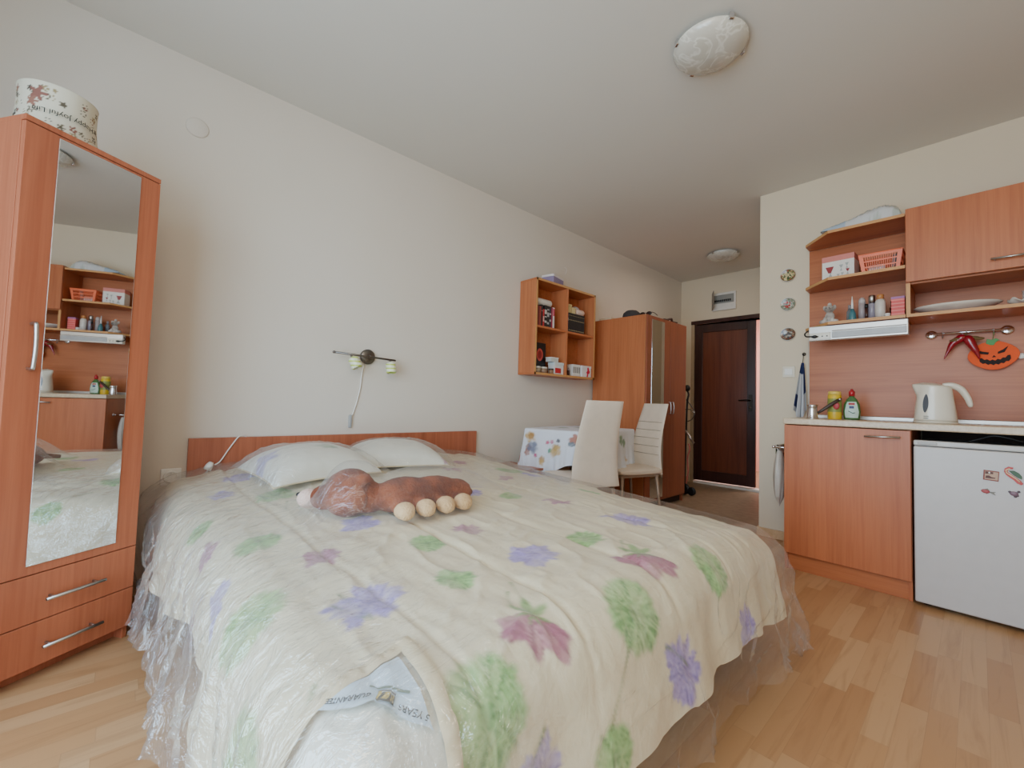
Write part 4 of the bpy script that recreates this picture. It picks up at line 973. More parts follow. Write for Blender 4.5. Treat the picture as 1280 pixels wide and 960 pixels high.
# ------------------------------------------------------------------ chairs
def make_chair(label):
    t = thing('dining_chair', label, 'chair', (0, 0, 0), 0, 'cream leatherette chairs at the dining table')
    # local: faces -x, back panel at x = 0 .. ; width along y
    n, m = 18, 9; prof = []
    for i in range(n + 1):
        f = i / n; z = .405 + f * .570
        xc = .020 + .045 * math.sin(f * PI * .55) ** 2 + .055 * f * f - .045 * math.sin(f * PI) * .7
        hw = .180 - .043 * f ** 1.3 - .005 * math.sin(f * PI); th_ = .030 - .008 * f
        prof.append((z, xc, hw, th_))
    vs = []; fs = []
    K = 2 * m + 2
    for (z, xc, hw, th_) in prof:
        for side in (-1, 1):
            for j in range(m + 1):
                u = -1 + 2 * j / m; u = u * side * -1 if side == 1 else u
                rnd_ = (1 - abs(u) ** 8) ** .5 if abs(u) < 1 else 0
                stitch = 0
                if side == -1 and z > .50: stitch = .0035 * abs(math.sin((z - .50) * PI / .066)) ** .5 if abs(u) < .95 else 0
                vs.append((xc + side * th_ / 2 * (.35 + .65 * rnd_) + (-stitch if side == -1 else 0), u * hw, z))
    R_ = len(prof)
    for i in range(R_ - 1):
        for j in range(K):
            a = i * K + j; b_ = i * K + (j + 1) % K; fs.append((a, b_, b_ + K, a + K))
    fs.append(tuple(range(K - 1, -1, -1))); fs.append(tuple((R_ - 1) * K + j for j in range(K)))
    # finer rows for the horizontal quilting
    B().add(vs, fs, True).build('backrest', M_leather, t, .004, seg=2)
    bs = B()
    for z in (.56, .625, .69, .755, .82): 
        f = (z - .405) / .570; xc = .020 + .045 * math.sin(f * PI * .55) ** 2 + .055 * f * f - .045 * math.sin(f * PI) * .7; hw = .180 - .043 * f ** 1.3 - .005 * math.sin(f * PI)
        bs.tube([(xc - .0195, -hw * .93, z), (xc - .0205, 0, z), (xc - .0195, hw * .93, z)], .0016, 6)
    bs.build('stitch_seam', plain('shadowed seam', (150, 136, 120), .6), t)
    # seat
    vs = []; fs = []; nx, ny = 14, 12
    A_, B_ = np.meshgrid(np.linspace(0, 1, nx + 1), np.linspace(-1, 1, ny + 1), indexing='ij')
    hw = .182 + .012 * A_; xx = .012 - A_ * .425; yy = B_ * hw * (1 - .05 * A_ ** 8)
    zt_ = .448 + .014 * (1 - np.abs(B_) ** 6) * (1 - A_ ** 8) ; zl = .405 + .012 * np.abs(B_) ** 6 + .012 * A_ ** 8
    s_ = B(); 
    k = (nx + 1) * (ny + 1); V_ = list(zip(xx.ravel(), yy.ravel(), zt_.ravel())) + list(zip(xx.ravel(), yy.ravel(), zl.ravel()))
    for i in range(nx):
        for j in range(ny):
            a = i * (ny + 1) + j; fs.append((a, a + 1, a + ny + 2, a + ny + 1)); fs.append((k + a, k + a + ny + 1, k + a + ny + 2, k + a + 1))
    for i in range(nx):
        a = i * (ny + 1); fs.append((a, a + ny + 1, k + a + ny + 1, k + a)); a += ny; fs.append((a, k + a, k + a + ny + 1, a + ny + 1))
    for j in range(ny):
        fs.append((j, k + j, k + j + 1, j + 1)); a = nx * (ny + 1) + j; fs.append((a, a + 1, k + a + 1, k + a))
    s_.add(V_, fs, True).build('seat', M_leather, t, .006, seg=2)
    for (x, y, x2, y2) in ((-.02, -.152, .03, -.165), (-.02, .152, .03, .165), (-.37, -.152, -.385, -.165), (-.37, .152, -.385, .165)):
        B().tube([(x, y, .41), (x2, y2, 0)], [.014, .008], 10).build('leg', M_cleg, t)
    B().box(-.39, .0, -.162, -.145, .392, .412).box(-.39, .0, .145, .162, .392, .412).box(-.39, -.37, -.15, .15, .392, .412).build('seat_frame', M_cleg, t, .003)
    return t
ch = make_chair('cream leatherette dining chair with its back to the bed, nearest the bed')
ch.location = (.925, 2.345, 0); ch.rotation_euler = (0, 0, math.radians(-23.5))
c2 = dup(ch, (.765, 3.255, 0), math.radians(74), 'cream leatherette dining chair facing the room, standing before the far wardrobe')
# ------------------------------------------------------------------ kitchen: base unit, worktop, fridge
KF = 2.99
bc = thing('base_cabinet', 'kitchen base cabinet with a single wood-look door under the left end of the worktop', 'cabinet', (1.853, KF, 0))
cw = .568
B().box(0, .016, .018, .56, 0, .865).build('left_side_panel', W_kit, bc, .001)
B().box(cw - .016, cw, .018, .56, 0, .865).build('right_side_panel', W_kit, bc, .001)
B().box(.016, cw - .016, .018, .56, .10, .116).box(.016, cw - .016, .552, .56, .116, .865).build('carcass', W_kit, bc)
B().box(.016, cw - .001, .03, .045, 0, .098).build('plinth', W_kith, bc, .001)
d = B().box(.002, cw - .002, 0, .017, .100, .862).build('door', W_kit, bc, .0015)
b = B().tube([(.385, -.030, .822), (.53, -.030, .826)], .0052, 10)
for x in (.40, .515): b.tube([(x, 0, .8235), (x, -.030, .8235)], .004, 8)
b.build('door_handle', M_steel, d)
def wt_mat():
    m, nt, b, out = nodes_of('worktop laminate'); v = tex_coord(nt); n = noise(nt, v, 60, 5, .7); n2 = noise(nt, v, 9, 3)
    nt.links.new(mix(nt, .5, ramp(nt, n, [(.35, rgb(176, 150, 120)), (.65, rgb(222, 204, 176))]), ramp(nt, n2, [(.3, rgb(196, 174, 144)), (.7, rgb(218, 200, 172))])), b.inputs['Base Color']); b.inputs['Roughness'].default_value = .3; return m
wt = thing('worktop', 'beige speckled worktop running over the cabinet and the fridge', 'worktop', (1.85, KF - .012, .867))
B().box(0, 1.598, 0, .62, 0, .036).build('worktop_board', wt_mat(), wt, .006, seg=3)
B().box(0, 1.598, .600, .618, .036, .060).build('upstand_strip', M_alu, wt, .003)
WT = .9035
sp = thing('splashback_panel', 'reddish wood-look splashback panel between worktop and wall shelves', 'panel', (1.842, KY - .0185, WT + .024))
B().box(.006, 1.606, 0, .018, 0, 1.170).build('panel_board', W_kith, sp, .001)
B().box(-.002, .006, -.002, .018, 0, .52).build('edge_profile', plain('pale edge profile', (196, 176, 156), .4), sp, .001)
fg = thing('fridge', 'small light-grey fridge under the worktop with magnets on its door', 'fridge', (2.432, 2.955, 0))
FWd = .555
B().box(0, FWd, .055, .56, .015, .808).build('body', plain('fridge side', (186, 186, 188), .4), fg, .006)
fd = B().box(0, FWd, 0, .052, .022, .790).build('door', M_fridge, fg, .008, seg=3)
B().box(0, FWd, .004, .056, .793, .819).build('top_trim', plain('fridge top trim', (196, 194, 190), .35), fg, .006, seg=3)
B().box(.015, .085, -.001, .01, .800, .812).build('badge', plain('pale badge', (170, 166, 160), .3), fg, .002)
for x in (.04, FWd - .04): B().lathe([(.018, 0), (.018, .02)], (x, .08, 0), 16).build('foot', M_black, fg)
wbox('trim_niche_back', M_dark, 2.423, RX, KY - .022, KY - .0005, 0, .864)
t = B().box(RX - .45, RX - .43, KF, 3.55, 0, .865).build('end_panel', W_kit, None, .001); tag(t, 'wood-look end panel under the right end of the worktop beyond the fridge', 'panel')
t = B().tube(smooth_path([(2.62, 3.05, .822), (2.66, 3.04, .84), (2.70, 3.03, .857), (2.74, 3.03, .853), (2.79, 3.04, .838), (2.86, 3.06, .824)]), .004, 8).build('power_cable', M_black); tag(t, 'black cable looping out on top of the fridge', 'cable')

# magnets
def on_fridge(x, z, rot=0): return Matrix.Translation((x, 2.9545, z)) @ Matrix.Rotation(PI / 2, 4, 'X') @ Matrix.Rotation(rot, 4, 'Z')
t = thing('fridge_magnet', 'square brown picture magnet on the fridge door', 'magnet', (2.69, 2.9545, .678), 0, 'fridge magnets')
Mf = on_fridge(2.691, .678, -.06)
def sq(w, h): return [(-w, -h), (w, -h), (w, h), (-w, h)]
B().prism(sq(.024, .023), Mf, .004).build('magnet_base', plain('brown red frame', (140, 72, 58), .5), t, .001, W=True)
B().prism(sq(.020, .018), Mf @ Matrix.Translation((.001, -.0, .004)), .0008).build('picture', plain('tan picture', (190, 156, 130), .5), t, W=True)
B().prism([(-.017, -.014), (.012, -.012), (.014, -.007), (.002, -.006), (-.006, .0), (-.016, -.002)], Mf @ Matrix.Translation((0, 0, .0048)), .0006).prism([(-.018, .006), (.006, .008), (.006, .017), (-.018, .017)], Mf @ Matrix.Translation((0, 0, .0048)), .0006).build('picture_shape', plain('dark brown print', (92, 50, 40), .5), t, W=True)
B().prism([(.003 * math.cos(a * PI / 6), .004 * math.sin(a * PI / 6)) for a in range(12)], Mf @ Matrix.Translation((-.006, .013, .0055)), .001).build('picture_dot', M_card, t, W=True)
t = thing('fridge_magnet', 'red and green curled magnet, uppermost on the fridge door', 'magnet', (2.752, 2.9545, .69), 0, 'fridge magnets')
Mf = on_fridge(2.752, .690)
arc = [(-.022, .012), (-.020, .026), (-.008, .036), (.006, .034), (.004, .026), (-.008, .024), (-.012, .012), (.002, .0), (.016, -.012), (.026, -.022), (.034, -.034), (.028, -.042), (.016, -.036), (.006, -.022), (-.006, -.012), (-.016, -.002)]
B().prism(arc, Mf, .005).build('curled_body', plain('magnet red', (196, 60, 54), .4), t, .001, W=True)
B().tube([Mf @ Vector((x, y, .006)) for x, y in ((-.004, .028), (-.016, .02), (-.015, .008), (0, -.004), (.014, -.016), (.024, -.028))], .0025, 8).build('cream_stripe', plain('cream stripe', (236, 206, 160), .5), t, W=True)
B().prism([(-.008, .018), (.008, .020), (.022, .010), (.030, -.004), (.030, -.016), (.018, -.010), (.004, .002)], Mf @ Matrix.Translation((0, 0, .003)), .004).build('green_leaf', plain('magnet green', (52, 84, 44), .4), t, .001, W=True)
t = thing('fridge_magnet', 'small red and grey fish-shaped magnet at lower left of the group', 'magnet', (2.679, 2.9545, .604), 0, 'fridge magnets')
Mf = on_fridge(2.679, .604, -.18)
B().ell((0, 0, 0), (.014, .009, .004), 16, 8, M=Mf.to_3x3().to_4x4()).build('fish_body', plain('fish red', (170, 80, 84), .5), t).location = (-.006, -.003, .0)
B().prism([(.004, 0), (.026, .006), (.020, .0), (.028, -.010), (.014, -.006)], Mf, .003).build('fish_tail', plain('fish grey', (122, 116, 104), .5), t, W=True)
B().prism([(-.012, .006), (-.002, .014), (.006, .006)], Mf, .003).prism([(-.008, -.006), (0, -.013), (.004, -.006)], Mf, .003).build('fin', MATS['fish grey'], t, W=True)
t = thing('fridge_magnet', 'small mauve turtle-shaped magnet at lower right of the group', 'magnet', (2.758, 2.9545, .608), 0, 'fridge magnets')
Mf = on_fridge(2.758, .608)
B().ell((0, -.003, 0), (.013, .004, .010), 16, 10).build('shell', plain('turtle mauve', (124, 96, 110), .4), t)
b = B()
for (a, c) in ((.014, .010), (.004, -.013), (-.012, .006), (.010, -.008)): b.ell((a, -.002, c), (.005, .003, .005), 10, 6)
b.build('flipper', plain('turtle dark', (92, 76, 84), .5), t)

# towel rail and cloths at the left side of the cabinet
rl = thing('towel_rail', 'chrome towel rail sticking out of the left side of the base cabinet', 'towel rail', (1.853, 3.12, .712))
B().tube([(0, 0, 0), (-.085, 0, 0), (-.092, .01, 0), (-.092, .36, 0), (-.085, .37, 0), (0, .37, 0)], .006, 10).build('rail', M_chrome, rl)
for y in (0, .37): B().lathe([(.014, -.004), (.014, 0)], (0, y, 0), 18, 'x').build('flange', M_chrome, rl)
B().ell((-.092, .0, 0), (.010, .010, .010), 12, 8).build('end_knob', M_chrome, rl)
def hanging(name, label, cat, y0, y1, l0, l1, mat, colf=None, x=1.761, zr=.712, th=.010, amp=.006, seed=1):
    S, T = np.meshgrid(np.linspace(-l0, l1, 60), np.linspace(y0, y1, 40), indexing='ij')
    R_ = th; a = np.clip(S / R_, -PI / 2, PI / 2); X_ = x - R_ * np.sin(a); Zz = zr + R_ * np.cos(a) - np.maximum(0, np.abs(S) - R_ * PI / 2)
    dn = np.clip(np.abs(S) / .2, 0, 1); X_ = X_ + amp * dn * np.sign(-S) * np.abs(np.sin(T * 45 + seed)) * 1.5
    Yy = T + .01 * dn * np.sin(T * 30 + seed)
    C_ = np.ones(S.shape + (4,)); 
    if colf is not None: C_[..., :3] = colf(S, T)
    o = B().grid(X_, Yy, Zz).build(name, mat, None, colors=C_.reshape(-1, 4), solid=.0015); return tag(o, label, cat)
def tw_col(S, T):
    c = np.ones(S.shape + (3,)) * np.array(rgb(214, 204, 188)[:3]); w = np.sin(S * 60) > .6; c[w] = np.array(rgb(128, 84, 76)[:3])
    f = fbm(S * 40, T * 40, 3, 2) > .62; c[f] = np.array(rgb(120, 128, 92)[:3]); return c
hanging('kitchen_towel', 'patterned brown and cream kitchen towel folded over the chrome rail', 'towel', 3.20, 3.46, .17, .13, vcol('kitchen towel cloth', .9, (150, .4)), tw_col)
# pale plastic bag hanging below
S, T = np.meshgrid(np.linspace(0, 1, 40), np.linspace(0, 2 * PI, 49), indexing='ij')
rr_ = .020 + .036 * np.sin(S * PI) ** .8 * (1 - .3 * S) + .004 * np.sin(T * 7 + S * 5) * S; rr_ = rr_ * np.clip((1 - S) * 6, .05, 1)
t = B().grid(1.785 + rr_ * .62 * np.cos(T), 3.155 + rr_ * 1.1 * np.sin(T), .690 - S * .36).build('carrier_bag', plain('milky plastic', (206, 196, 182), .35, trans=.15), None)
tag(t, 'pale plastic bag hanging from the rail end beside the cabinet', 'bag')
B().tube([(1.761, 3.155, .722), (1.772, 3.155, .70), (1.785, 3.155, .680)], .006, 8).build('bag_handle', MATS['milky plastic'], t).parent = t

# ------------------------------------------------------------------ wall units
UY = 3.30
us = thing('open_wall_shelf', 'open wood-look wall shelf with slanted left end above the splashback', 'shelf', (1.85, UY, 1.5))
outl = [(0, .300), (0, .195), (.165, 0), (.530, 0), (.530, .300)]
def shelf_board(name, z0, z1, w1=.530):
    pl = [(min(x, w1), y) for x, y in outl]
    B().prism(pl, Matrix.Translation((0, 0, z0 - 1.5)), z1 - z0).build(name, W_kith, us, .001)
    e = B()
    for (p, q) in ((outl[1], outl[2]), (outl[2], (w1, 0)), (outl[0], outl[1])):
        dx_, dy_ = q[0] - p[0], q[1] - p[1]; L_ = math.hypot(dx_, dy_); nx_, ny_ = (dy_ / L_) * .0012, (-dx_ / L_) * .0012
        if p == outl[0]: pass
        e.add([(p[0], p[1], z0 - 1.5), (q[0], q[1], z0 - 1.5), (q[0] - abs(nx_), q[1] - abs(ny_), z0 - 1.5), (p[0] - abs(nx_), p[1] - abs(ny_), z0 - 1.5),
               (p[0], p[1], z1 - 1.5), (q[0], q[1], z1 - 1.5), (q[0] - abs(nx_), q[1] - abs(ny_), z1 - 1.5), (p[0] - abs(nx_), p[1] - abs(ny_), z1 - 1.5)],
              [(0, 1, 2, 3), (7, 6, 5, 4), (0, 4, 5, 1), (2, 6, 7, 3), (1, 5, 6, 2), (3, 7, 4, 0)])
    e.build('edge_band', W_edge, us)
shelf_board('top_board', 2.098, 2.116); shelf_board('middle_shelf', 1.793, 1.811); shelf_board('bottom_board', 1.505, 1.523)
cab = thing('wall_cabinet', 'upper kitchen cabinet with a lift-up wood-look front and open niche under it', 'cabinet', (2.383, UY, 1.5))
CW = RX - 2.383 - .10
B().box(0, .018, .0, .300, .005, .632).build('left_side_panel', W_kit, cab, .001)
B().box(CW - .018, CW, .0, .300, .005, .632).build('right_side_panel', W_kit, cab, .001)
B().box(.018, CW - .018, .016, .300, .614, .632).build('top_board', W_kith, cab, .001)
B().box(.018, CW - .018, .016, .300, .196, .212).build('middle_board', W_kith, cab, .001)
B().box(.018, CW - .018, .0, .300, .005, .023).build('bottom_board', W_kith, cab, .001)
B().box(.018, CW - .018, .296, .300, .212, .614).build('back_panel', W_kith, cab)
B().box(0, .018, -.0012, 0, .005, .2).box(.018, CW, -.0012, 0, .005, .023).build('edge_band', W_edge, cab)
fz0 = .205
for i, (a, c) in enumerate(((-.0, .60), (.603, CW))):
    q = B().box(a + .001, c - .001, -.018, -.002, fz0, .632).build('door', W_kit, cab, .0015)
    m_ = (a + c) / 2 if i else .40
    b = B().tube([(m_ - .075, -.046, .258), (m_ + .075, -.046, .258)], .0055, 10)
    for x in (m_ - .06, m_ + .06): b.tube([(x, -.018, .258), (x, -.046, .258)], .004, 8)
    b.build('door_handle', M_steel, q)
# under-shelf strip lamp
sl = thing('strip_lamp', 'long aluminium strip lamp with sockets fixed under the open wall shelf', 'lamp', (1.905, 3.325, 1.41))
B().box(0, .485, 0, .05, 0, .094).build('housing', M_alu, sl, .004)
B().box(.125, .478, -.006, .0, .012, .050).build('diffuser', plain('grey diffuser', (176, 178, 180), .3), sl, .003)
B().box(.125, .478, -.005, .0, .054, .060).build('groove', plain('grey groove', (160, 150, 140), .4), sl)
B().box(.004, .118, -.004, .0, .006, .050).build('socket_panel', M_offw, sl, .002)
b = B()
for x in (.02, .052, .075, .10): b.lathe([(.004, -.001), (.004, 0)], (x, -.004, .026), 12, 'y')
b.build('socket_hole', M_black, sl)
B().tube(smooth_path([(-.004, .01, .07), (-.02, -.005, .05), (-.010, -.014, .03), (.02, -.015, .028), (.05, -.012, .024)]), .0045, 8).build('plug_lead', M_black, sl)
B().ell((.035, -.012, .026), (.016, .010, .010), 14, 10).build('plug', M_black, sl)

# contents of the open shelf
GS = 1.8115
t = thing('glassware_box', 'white carton with pink band and printed wine glasses on the upper open shelf', 'carton', (2.045, 3.42, GS), math.radians(-3))
B().box(-.086, .086, 0, .13, 0, .168).build('carton', M_card, t, .0015)
B().box(-.0865, .0865, -.0006, .1305, .132, .1685).build('pink_band', plain('dusty pink print', (216, 132, 122), .6), t)
Mg = frame_at((-.040, -.0008, .050), (1, 0, 0), (0, 0, 1))
def glass_print(cx, cy, s, mat, name='printed_glass'):
    M_ = Mg @ Matrix.Translation((cx, cy, .0)); 
    return B().prism([(x * s, y * s) for x, y in ((-.5, 1), (.5, 1), (.16, .1), (-.16, .1))], M_, .0008).build(name, mat, t)
M_wine = plain('wine print', (150, 44, 48), .5); M_gl = plain('pale grey print', (176, 180, 176), .5)
glass_print(-.004, .002, .046, M_wine); B().prism([(-.014, -.030), (.014, -.030), (.003, .0), (.008, .008), (-.008, .008), (-.003, .0)], Mg, .0008).build('printed_stem', M_gl, t)
for (x, y, s, m_) in ((.058, .030, .022, M_gl), (.088, .040, .020, M_gl), (.042, -.024, .018, M_gl), (.064, -.018, .018, M_gl), (.092, .0, .020, M_wine)):
    glass_print(x, y, s, m_)
    B().prism([(x - .006, y - s * .9), (x + .006, y - s * .9), (x + .001, y), (x - .001, y)], Mg, .0008).build('printed_stem', M_gl, t)
# orange basket
t = thing('plastic_basket', 'orange slotted plastic basket on the upper open shelf', 'basket', (2.262, 3.435, GS))
M_or = plain('orange plastic', (238, 110, 62), .4)
bb = B(); w0, w1, d0, d1_, hh = .085, .103, .055, .070, .122
def wallq(p0, p1, q0, q1, nx_, rows=3):
    # slotted wall between bottom edge p0-p1 and top edge q0-q1
    P0, P1, Q0, Q1 = map(Vector, (p0, p1, q0, q1)); nrm = (P1 - P0).cross(Q0 - P0).normalized() * .0012
    def at(u, v): return (P0.lerp(P1, u)).lerp(Q0.lerp(Q1, u), v)
    def quad(u0, u1, v0, v1):
        c = [at(u0, v0), at(u1, v0), at(u1, v1), at(u0, v1)]; vs = [a - nrm for a in c] + [a + nrm for a in c]
        bb.add(vs, [(3, 2, 1, 0), (4, 5, 6, 7), (0, 1, 5, 4), (1, 2, 6, 5), (2, 3, 7, 6), (3, 0, 4, 7)])
    vb = [0, .10, .32, .38, .60, .66, .86, 1.0]
    quad(0, 1, vb[0], vb[1]); quad(0, 1, vb[2], vb[3]); quad(0, 1, vb[4], vb[5]); quad(0, 1, vb[6], vb[7])
    m0 = .10
    for (v0, v1) in ((vb[1], vb[2]), (vb[3], vb[4]), (vb[5], vb[6])):
        quad(0, m0, v0, v1); quad(1 - m0, 1, v0, v1)
        for i in range(1, nx_):
            u = m0 + (1 - 2 * m0) * i / nx_; quad(u - .008, u + .008, v0, v1)
wallq((-w0, -d0, 0), (w0, -d0, 0), (-w1, -d1_, hh), (w1, -d1_, hh), 15); wallq((w0, d0, 0), (-w0, d0, 0), (w1, d1_, hh), (-w1, d1_, hh), 15)
wallq((-w0, d0, 0), (-w0, -d0, 0), (-w1, d1_, hh), (-w1, -d1_, hh), 9); wallq((w0, -d0, 0), (w0, d0, 0), (w1, -d1_, hh), (w1, d1_, hh), 9)
bb.box(-w0, w0, -d0, d0, 0, .003)
bb.build('basket_body', M_or, t)
B().tube([(-w1, -d1_, hh), (w1, -d1_, hh), (w1, d1_, hh), (-w1, d1_, hh)], .0035, 8, closed=True, smooth=False).build('basket_rim', M_or, t)
t = B().tube(smooth_path([(2.31, 3.45, GS + .006), (2.315, 3.46, GS + .06), (2.325, 3.47, GS + .12)]), [.012 + .0001 * i for i in range(13)], 12).build('grey_tube', plain('grey cosmetic tube', (150, 150, 148), .3)); tag(t, 'grey tube standing in the orange basket', 'tube')
t = B().box(2.20, 2.28, 3.41, 3.46, GS + .0035, GS + .06).build('white_packet', M_card, None, .006); tag(t, 'white packet inside the orange basket', 'packet')
# folded garment bag on top
S, T = np.meshgrid(np.linspace(-1, 1, 64), np.linspace(-1, 1, 30), indexing='ij')
hgt = (.030 + .045 * sstep(-.9, .7, S)) * (1 - np.abs(S) ** 6) ** .5 * (1 - np.abs(T) ** 5) ** .5
cr = (1 - np.abs(2 * fbm(S * 2 + T, T * 6 + S * 3, 5, 3) - 1)) ** 4
xg = 2.165 + S * .195 + .006 * fbm(T * 3, S * 2, 2, 2); yg = 3.435 + T * (.115 + .01 * np.sin(S * 5)); zg = 2.117 + .004 + hgt * 1.25 * (1 + .22 * (cr - .3))
Cg = np.ones(S.shape + (4,)); Cg[..., :3] = rgb(214, 216, 216)[:3]; bl = (S < -.35) & (T < .2); Cg[bl, :3] = rgb(176, 196, 214)[:3]; gg = (fbm(S * 3, T * 3, 9, 2) > .6) & (S > 0); Cg[gg, :3] = rgb(190, 198, 190)[:3]
t = thing('folded_bag', 'crumpled white and pale blue plastic-wrapped bundle on top of the open shelf', 'bundle', (2.165, 3.435, 2.117))
B().grid(xg, yg, zg).build('wrapped_bundle', vcol('crumpled plastic wrap', .22, (40, .7), 0, .6), t, W=True, colors=Cg.reshape(-1, 4))
B().grid(xg, yg, 2.1175 + 0 * zg).build('underside', MATS['crumpled plastic wrap'], t, W=True, colors=Cg.reshape(-1, 4))
# figurines and bottles on the lower open shelf
GL = 1.5235
t = thing('dog_figurine', 'small white and grey puppy pair figurine at the left end of the lower open shelf', 'figurine', (2.005, 3.40, GL))
fm = fur('white figurine', (224, 218, 208), (150, 140, 132), 60)
b = B().ell((0, 0, .048), (.026, .024, .036)).ell((.0, -.012, .098), (.028, .026, .026)).ell((.010, -.034, .090), (.012, .014, .010)).ell((-.026, -.005, .108), (.010, .010, .016)).ell((.026, -.002, .110), (.010, .010, .016)).ell((.032, -.01, .016), (.018, .018, .014)).ell((-.034, -.012, .016), (.022, .018, .015)).ell((-.02, -.02, .030), (.012, .014, .018)).ell((.018, -.024, .026), (.010, .012, .018)).ell((0, 0, .012), (.05, .022, .012)).ell((0, .0, .130), (.012, .012, .012))
remeshed(b, 'body', fm, t, .003, W=False, sm=3)
b = B().ell((.004, -.037, .102), (.003, .002, .003), 8, 6).ell((-.012, -.036, .102), (.003, .002, .003), 8, 6).ell((.010, -.047, .092), (.004, .003, .003), 8, 6); b.build('eyes_and_nose', M_black, t)
SB = 'toiletries on the lower open shelf'
bottle('spray_bottle', 'slim bottle with white pointed nozzle and blue-green body beside the figurine', 2.122, 3.40, GL, [(.020, 0), (.021, .02), (.018, .055), (.008, .085), (0, .085)], plain('teal gel', (70, 120, 128), .2), M_white, [(.007, .08), (.0055, .12), (.002, .165), (0, .165)], SB)
bottle('clear_bottle', 'small clear blue-grey bottle behind the pointed nozzle bottle', 2.098, 3.47, GL, [(.017, 0), (.017, .08), (.008, .10), (0, .10)], plain('grey blue plastic', (150, 160, 166), .15, trans=.4), plain('grey cap', (150, 140, 140), .4), [(.009, .10), (.009, .125), (0, .125)], SB)
bottle('deodorant_can', 'grey-pink deodorant can with rounded top, left of the silver-capped bottle', 2.165, 3.44, GL, [(.019, 0), (.019, .115), (.016, .118), (0, .118)], plain('mauve grey can', (170, 156, 156), .3), plain('pinkish cap', (196, 184, 180), .3), [(.018, .118), (.018, .140), (.010, .156), (0, .156)], SB, 'can')
bottle('dark_tube', 'thin dark brown tube between the deodorant and the silver-capped bottle', 2.192, 3.40, GL, [(.008, 0), (.008, .08), (0, .08)], M_brown, M_black, [(.009, .08), (.009, .105), (0, .105)], SB)
bottle('silver_capped_bottle', 'mauve-grey perfume bottle with tall silver cap', 2.215, 3.43, GL, [(.021, 0), (.021, .105), (.018, .110), (0, .110)], plain('mauve bottle', (156, 148, 160), .2), M_steel, [(.017, .110), (.017, .158), (.014, .162), (0, .162)], SB)
bottle('white_bottle', 'white bottle with orange cap beside the red packet', 2.258, 3.40, GL, [(.025, 0), (.026, .06), (.026, .105), (.019, .124), (0, .124)], plain('milk white plastic', (214, 208, 198), .3), plain('orange brown cap', (196, 130, 74), .4), [(.017, .124), (.018, .150), (.014, .154), (0, .154)], SB)
bottle('small_dark_bottle', 'small dark bottle half hidden behind the red packet', 2.305, 3.47, GL, [(.012, 0), (.012, .08), (0, .08)], M_brown, M_black, [(.007, .08), (.007, .12), (0, .12)], SB)
bottle('cream_jar', 'tiny white jar in front of the dark bottle', 2.293, 3.385, GL, [(.012, 0), (.013, .018), (0, .018)], M_white, M_white, [(.0135, .018), (.0135, .030), (0, .030)], SB, 'jar')
t = thing('red_packet', 'red-pink striped packet standing by the cabinet side on the lower open shelf', 'packet', (2.340, 3.40, GL))
B().box(-.030, .030, -.02, .03, 0, .125).build('packet_body', plain('coral red card', (226, 84, 82), .5), t, .002)
b = B()
for k in range(5): b.box(-.0302, .0302, -.0206, -.02, .018 + k * .021, .024 + k * .021)
b.build('packet_stripe', plain('pink stripe', (240, 140, 130), .5), t)
B().box(-.0305, .0305, -.0206, .0306, .112, .1255).build('packet_top', plain('violet stripe', (170, 110, 160), .5), t)

# platter, shell dish and glass in the niche
t = B().lathe([(.06, 0), (.10, .004), (.155, .030), (.172, .040), (.170, .044), (.150, .036), (.095, .010), (0, .008)], n=64, sx=1.02, sy=.72).build('oval_platter', plain('white porcelain', (222, 214, 200), .2)); t.location = (2.578, 3.425, 1.5235)
tag(t, 'large white oval platter in the open niche of the upper cabinet', 'platter')
n = 64; vs = []; fs = []
t = B().lathe([(.03, 0), (.04, .004), (.07, .024), (.080, .032), (.077, .034), (.06, .022), (0, .008)], n=40).build('shell_dish', MATS['white porcelain']); t.location = (2.845, 3.405, 1.5235)
for v in t.data.vertices: v.co.z *= 1 + .35 * math.sin(7 * math.atan2(v.co.y, v.co.x)) * (v.co.z > .02); 
tag(t, 'white wavy-edged dish at the right of the niche beside the platter', 'dish')
t = B().lathe([(0, .003), (.024, .003), (.026, .006), (.029, .07), (.0305, .07), (.028, .0), (0, 0)], n=32, cap=False).build('drinking_glass', M_glass); t.location = (2.845, 3.405, 1.5325)
tag(t, 'clear drinking glass standing in the wavy-edged dish', 'glass')

# ------------------------------------------------------------------ utensil rail with peppers and pumpkin
rl = thing('utensil_rail', 'chrome utensil rail with round ends on the splashback', 'rail', (2.62, KY - .0185, 1.432))
B().tube([(-.172, -.040, 0), (.172, -.040, -.0)], .0055, 12).build('rail', M_chrome, rl)
for s_ in (-1, 1):
    B().lathe([(.026, 0), (.026, -.005), (.016, -.010), (0, -.010)], (s_ * .150, 0, 0), 32, 'y').build('wall_disc', M_chrome, rl)
    B().tube([(s_ * .150, -.008, 0), (s_ * .150, -.040, 0)], .006, 10).build('bracket', M_chrome, rl)
for x in (-.100, -.005, .100):
    B().tube(smooth_path([(x, -.046, .006), (x, -.048, -.008), (x, -.054, -.026), (x, -.064, -.030), (x, -.070, -.020)]), .0028, 8).build('hook', M_steel, rl)
pp = thing('pepper_bunch', 'bunch of two glossy dark red artificial chilli peppers hanging from the rail', 'peppers', (2.613, 3.535, 1.395))
B().tube(smooth_path([(0, .0, .012), (-.02, 0, -.002), (-.05, 0, -.028), (-.068, 0, -.065), (-.088, 0, -.118)], 6), [.010, .014, .018, .020, .021, .022, .022, .021, .0205, .020, .019, .018, .017, .016, .015, .014, .013, .011, .010, .008, .007, .005, .004, .003, .001][:25], 14).build('chilli', M_red, pp)
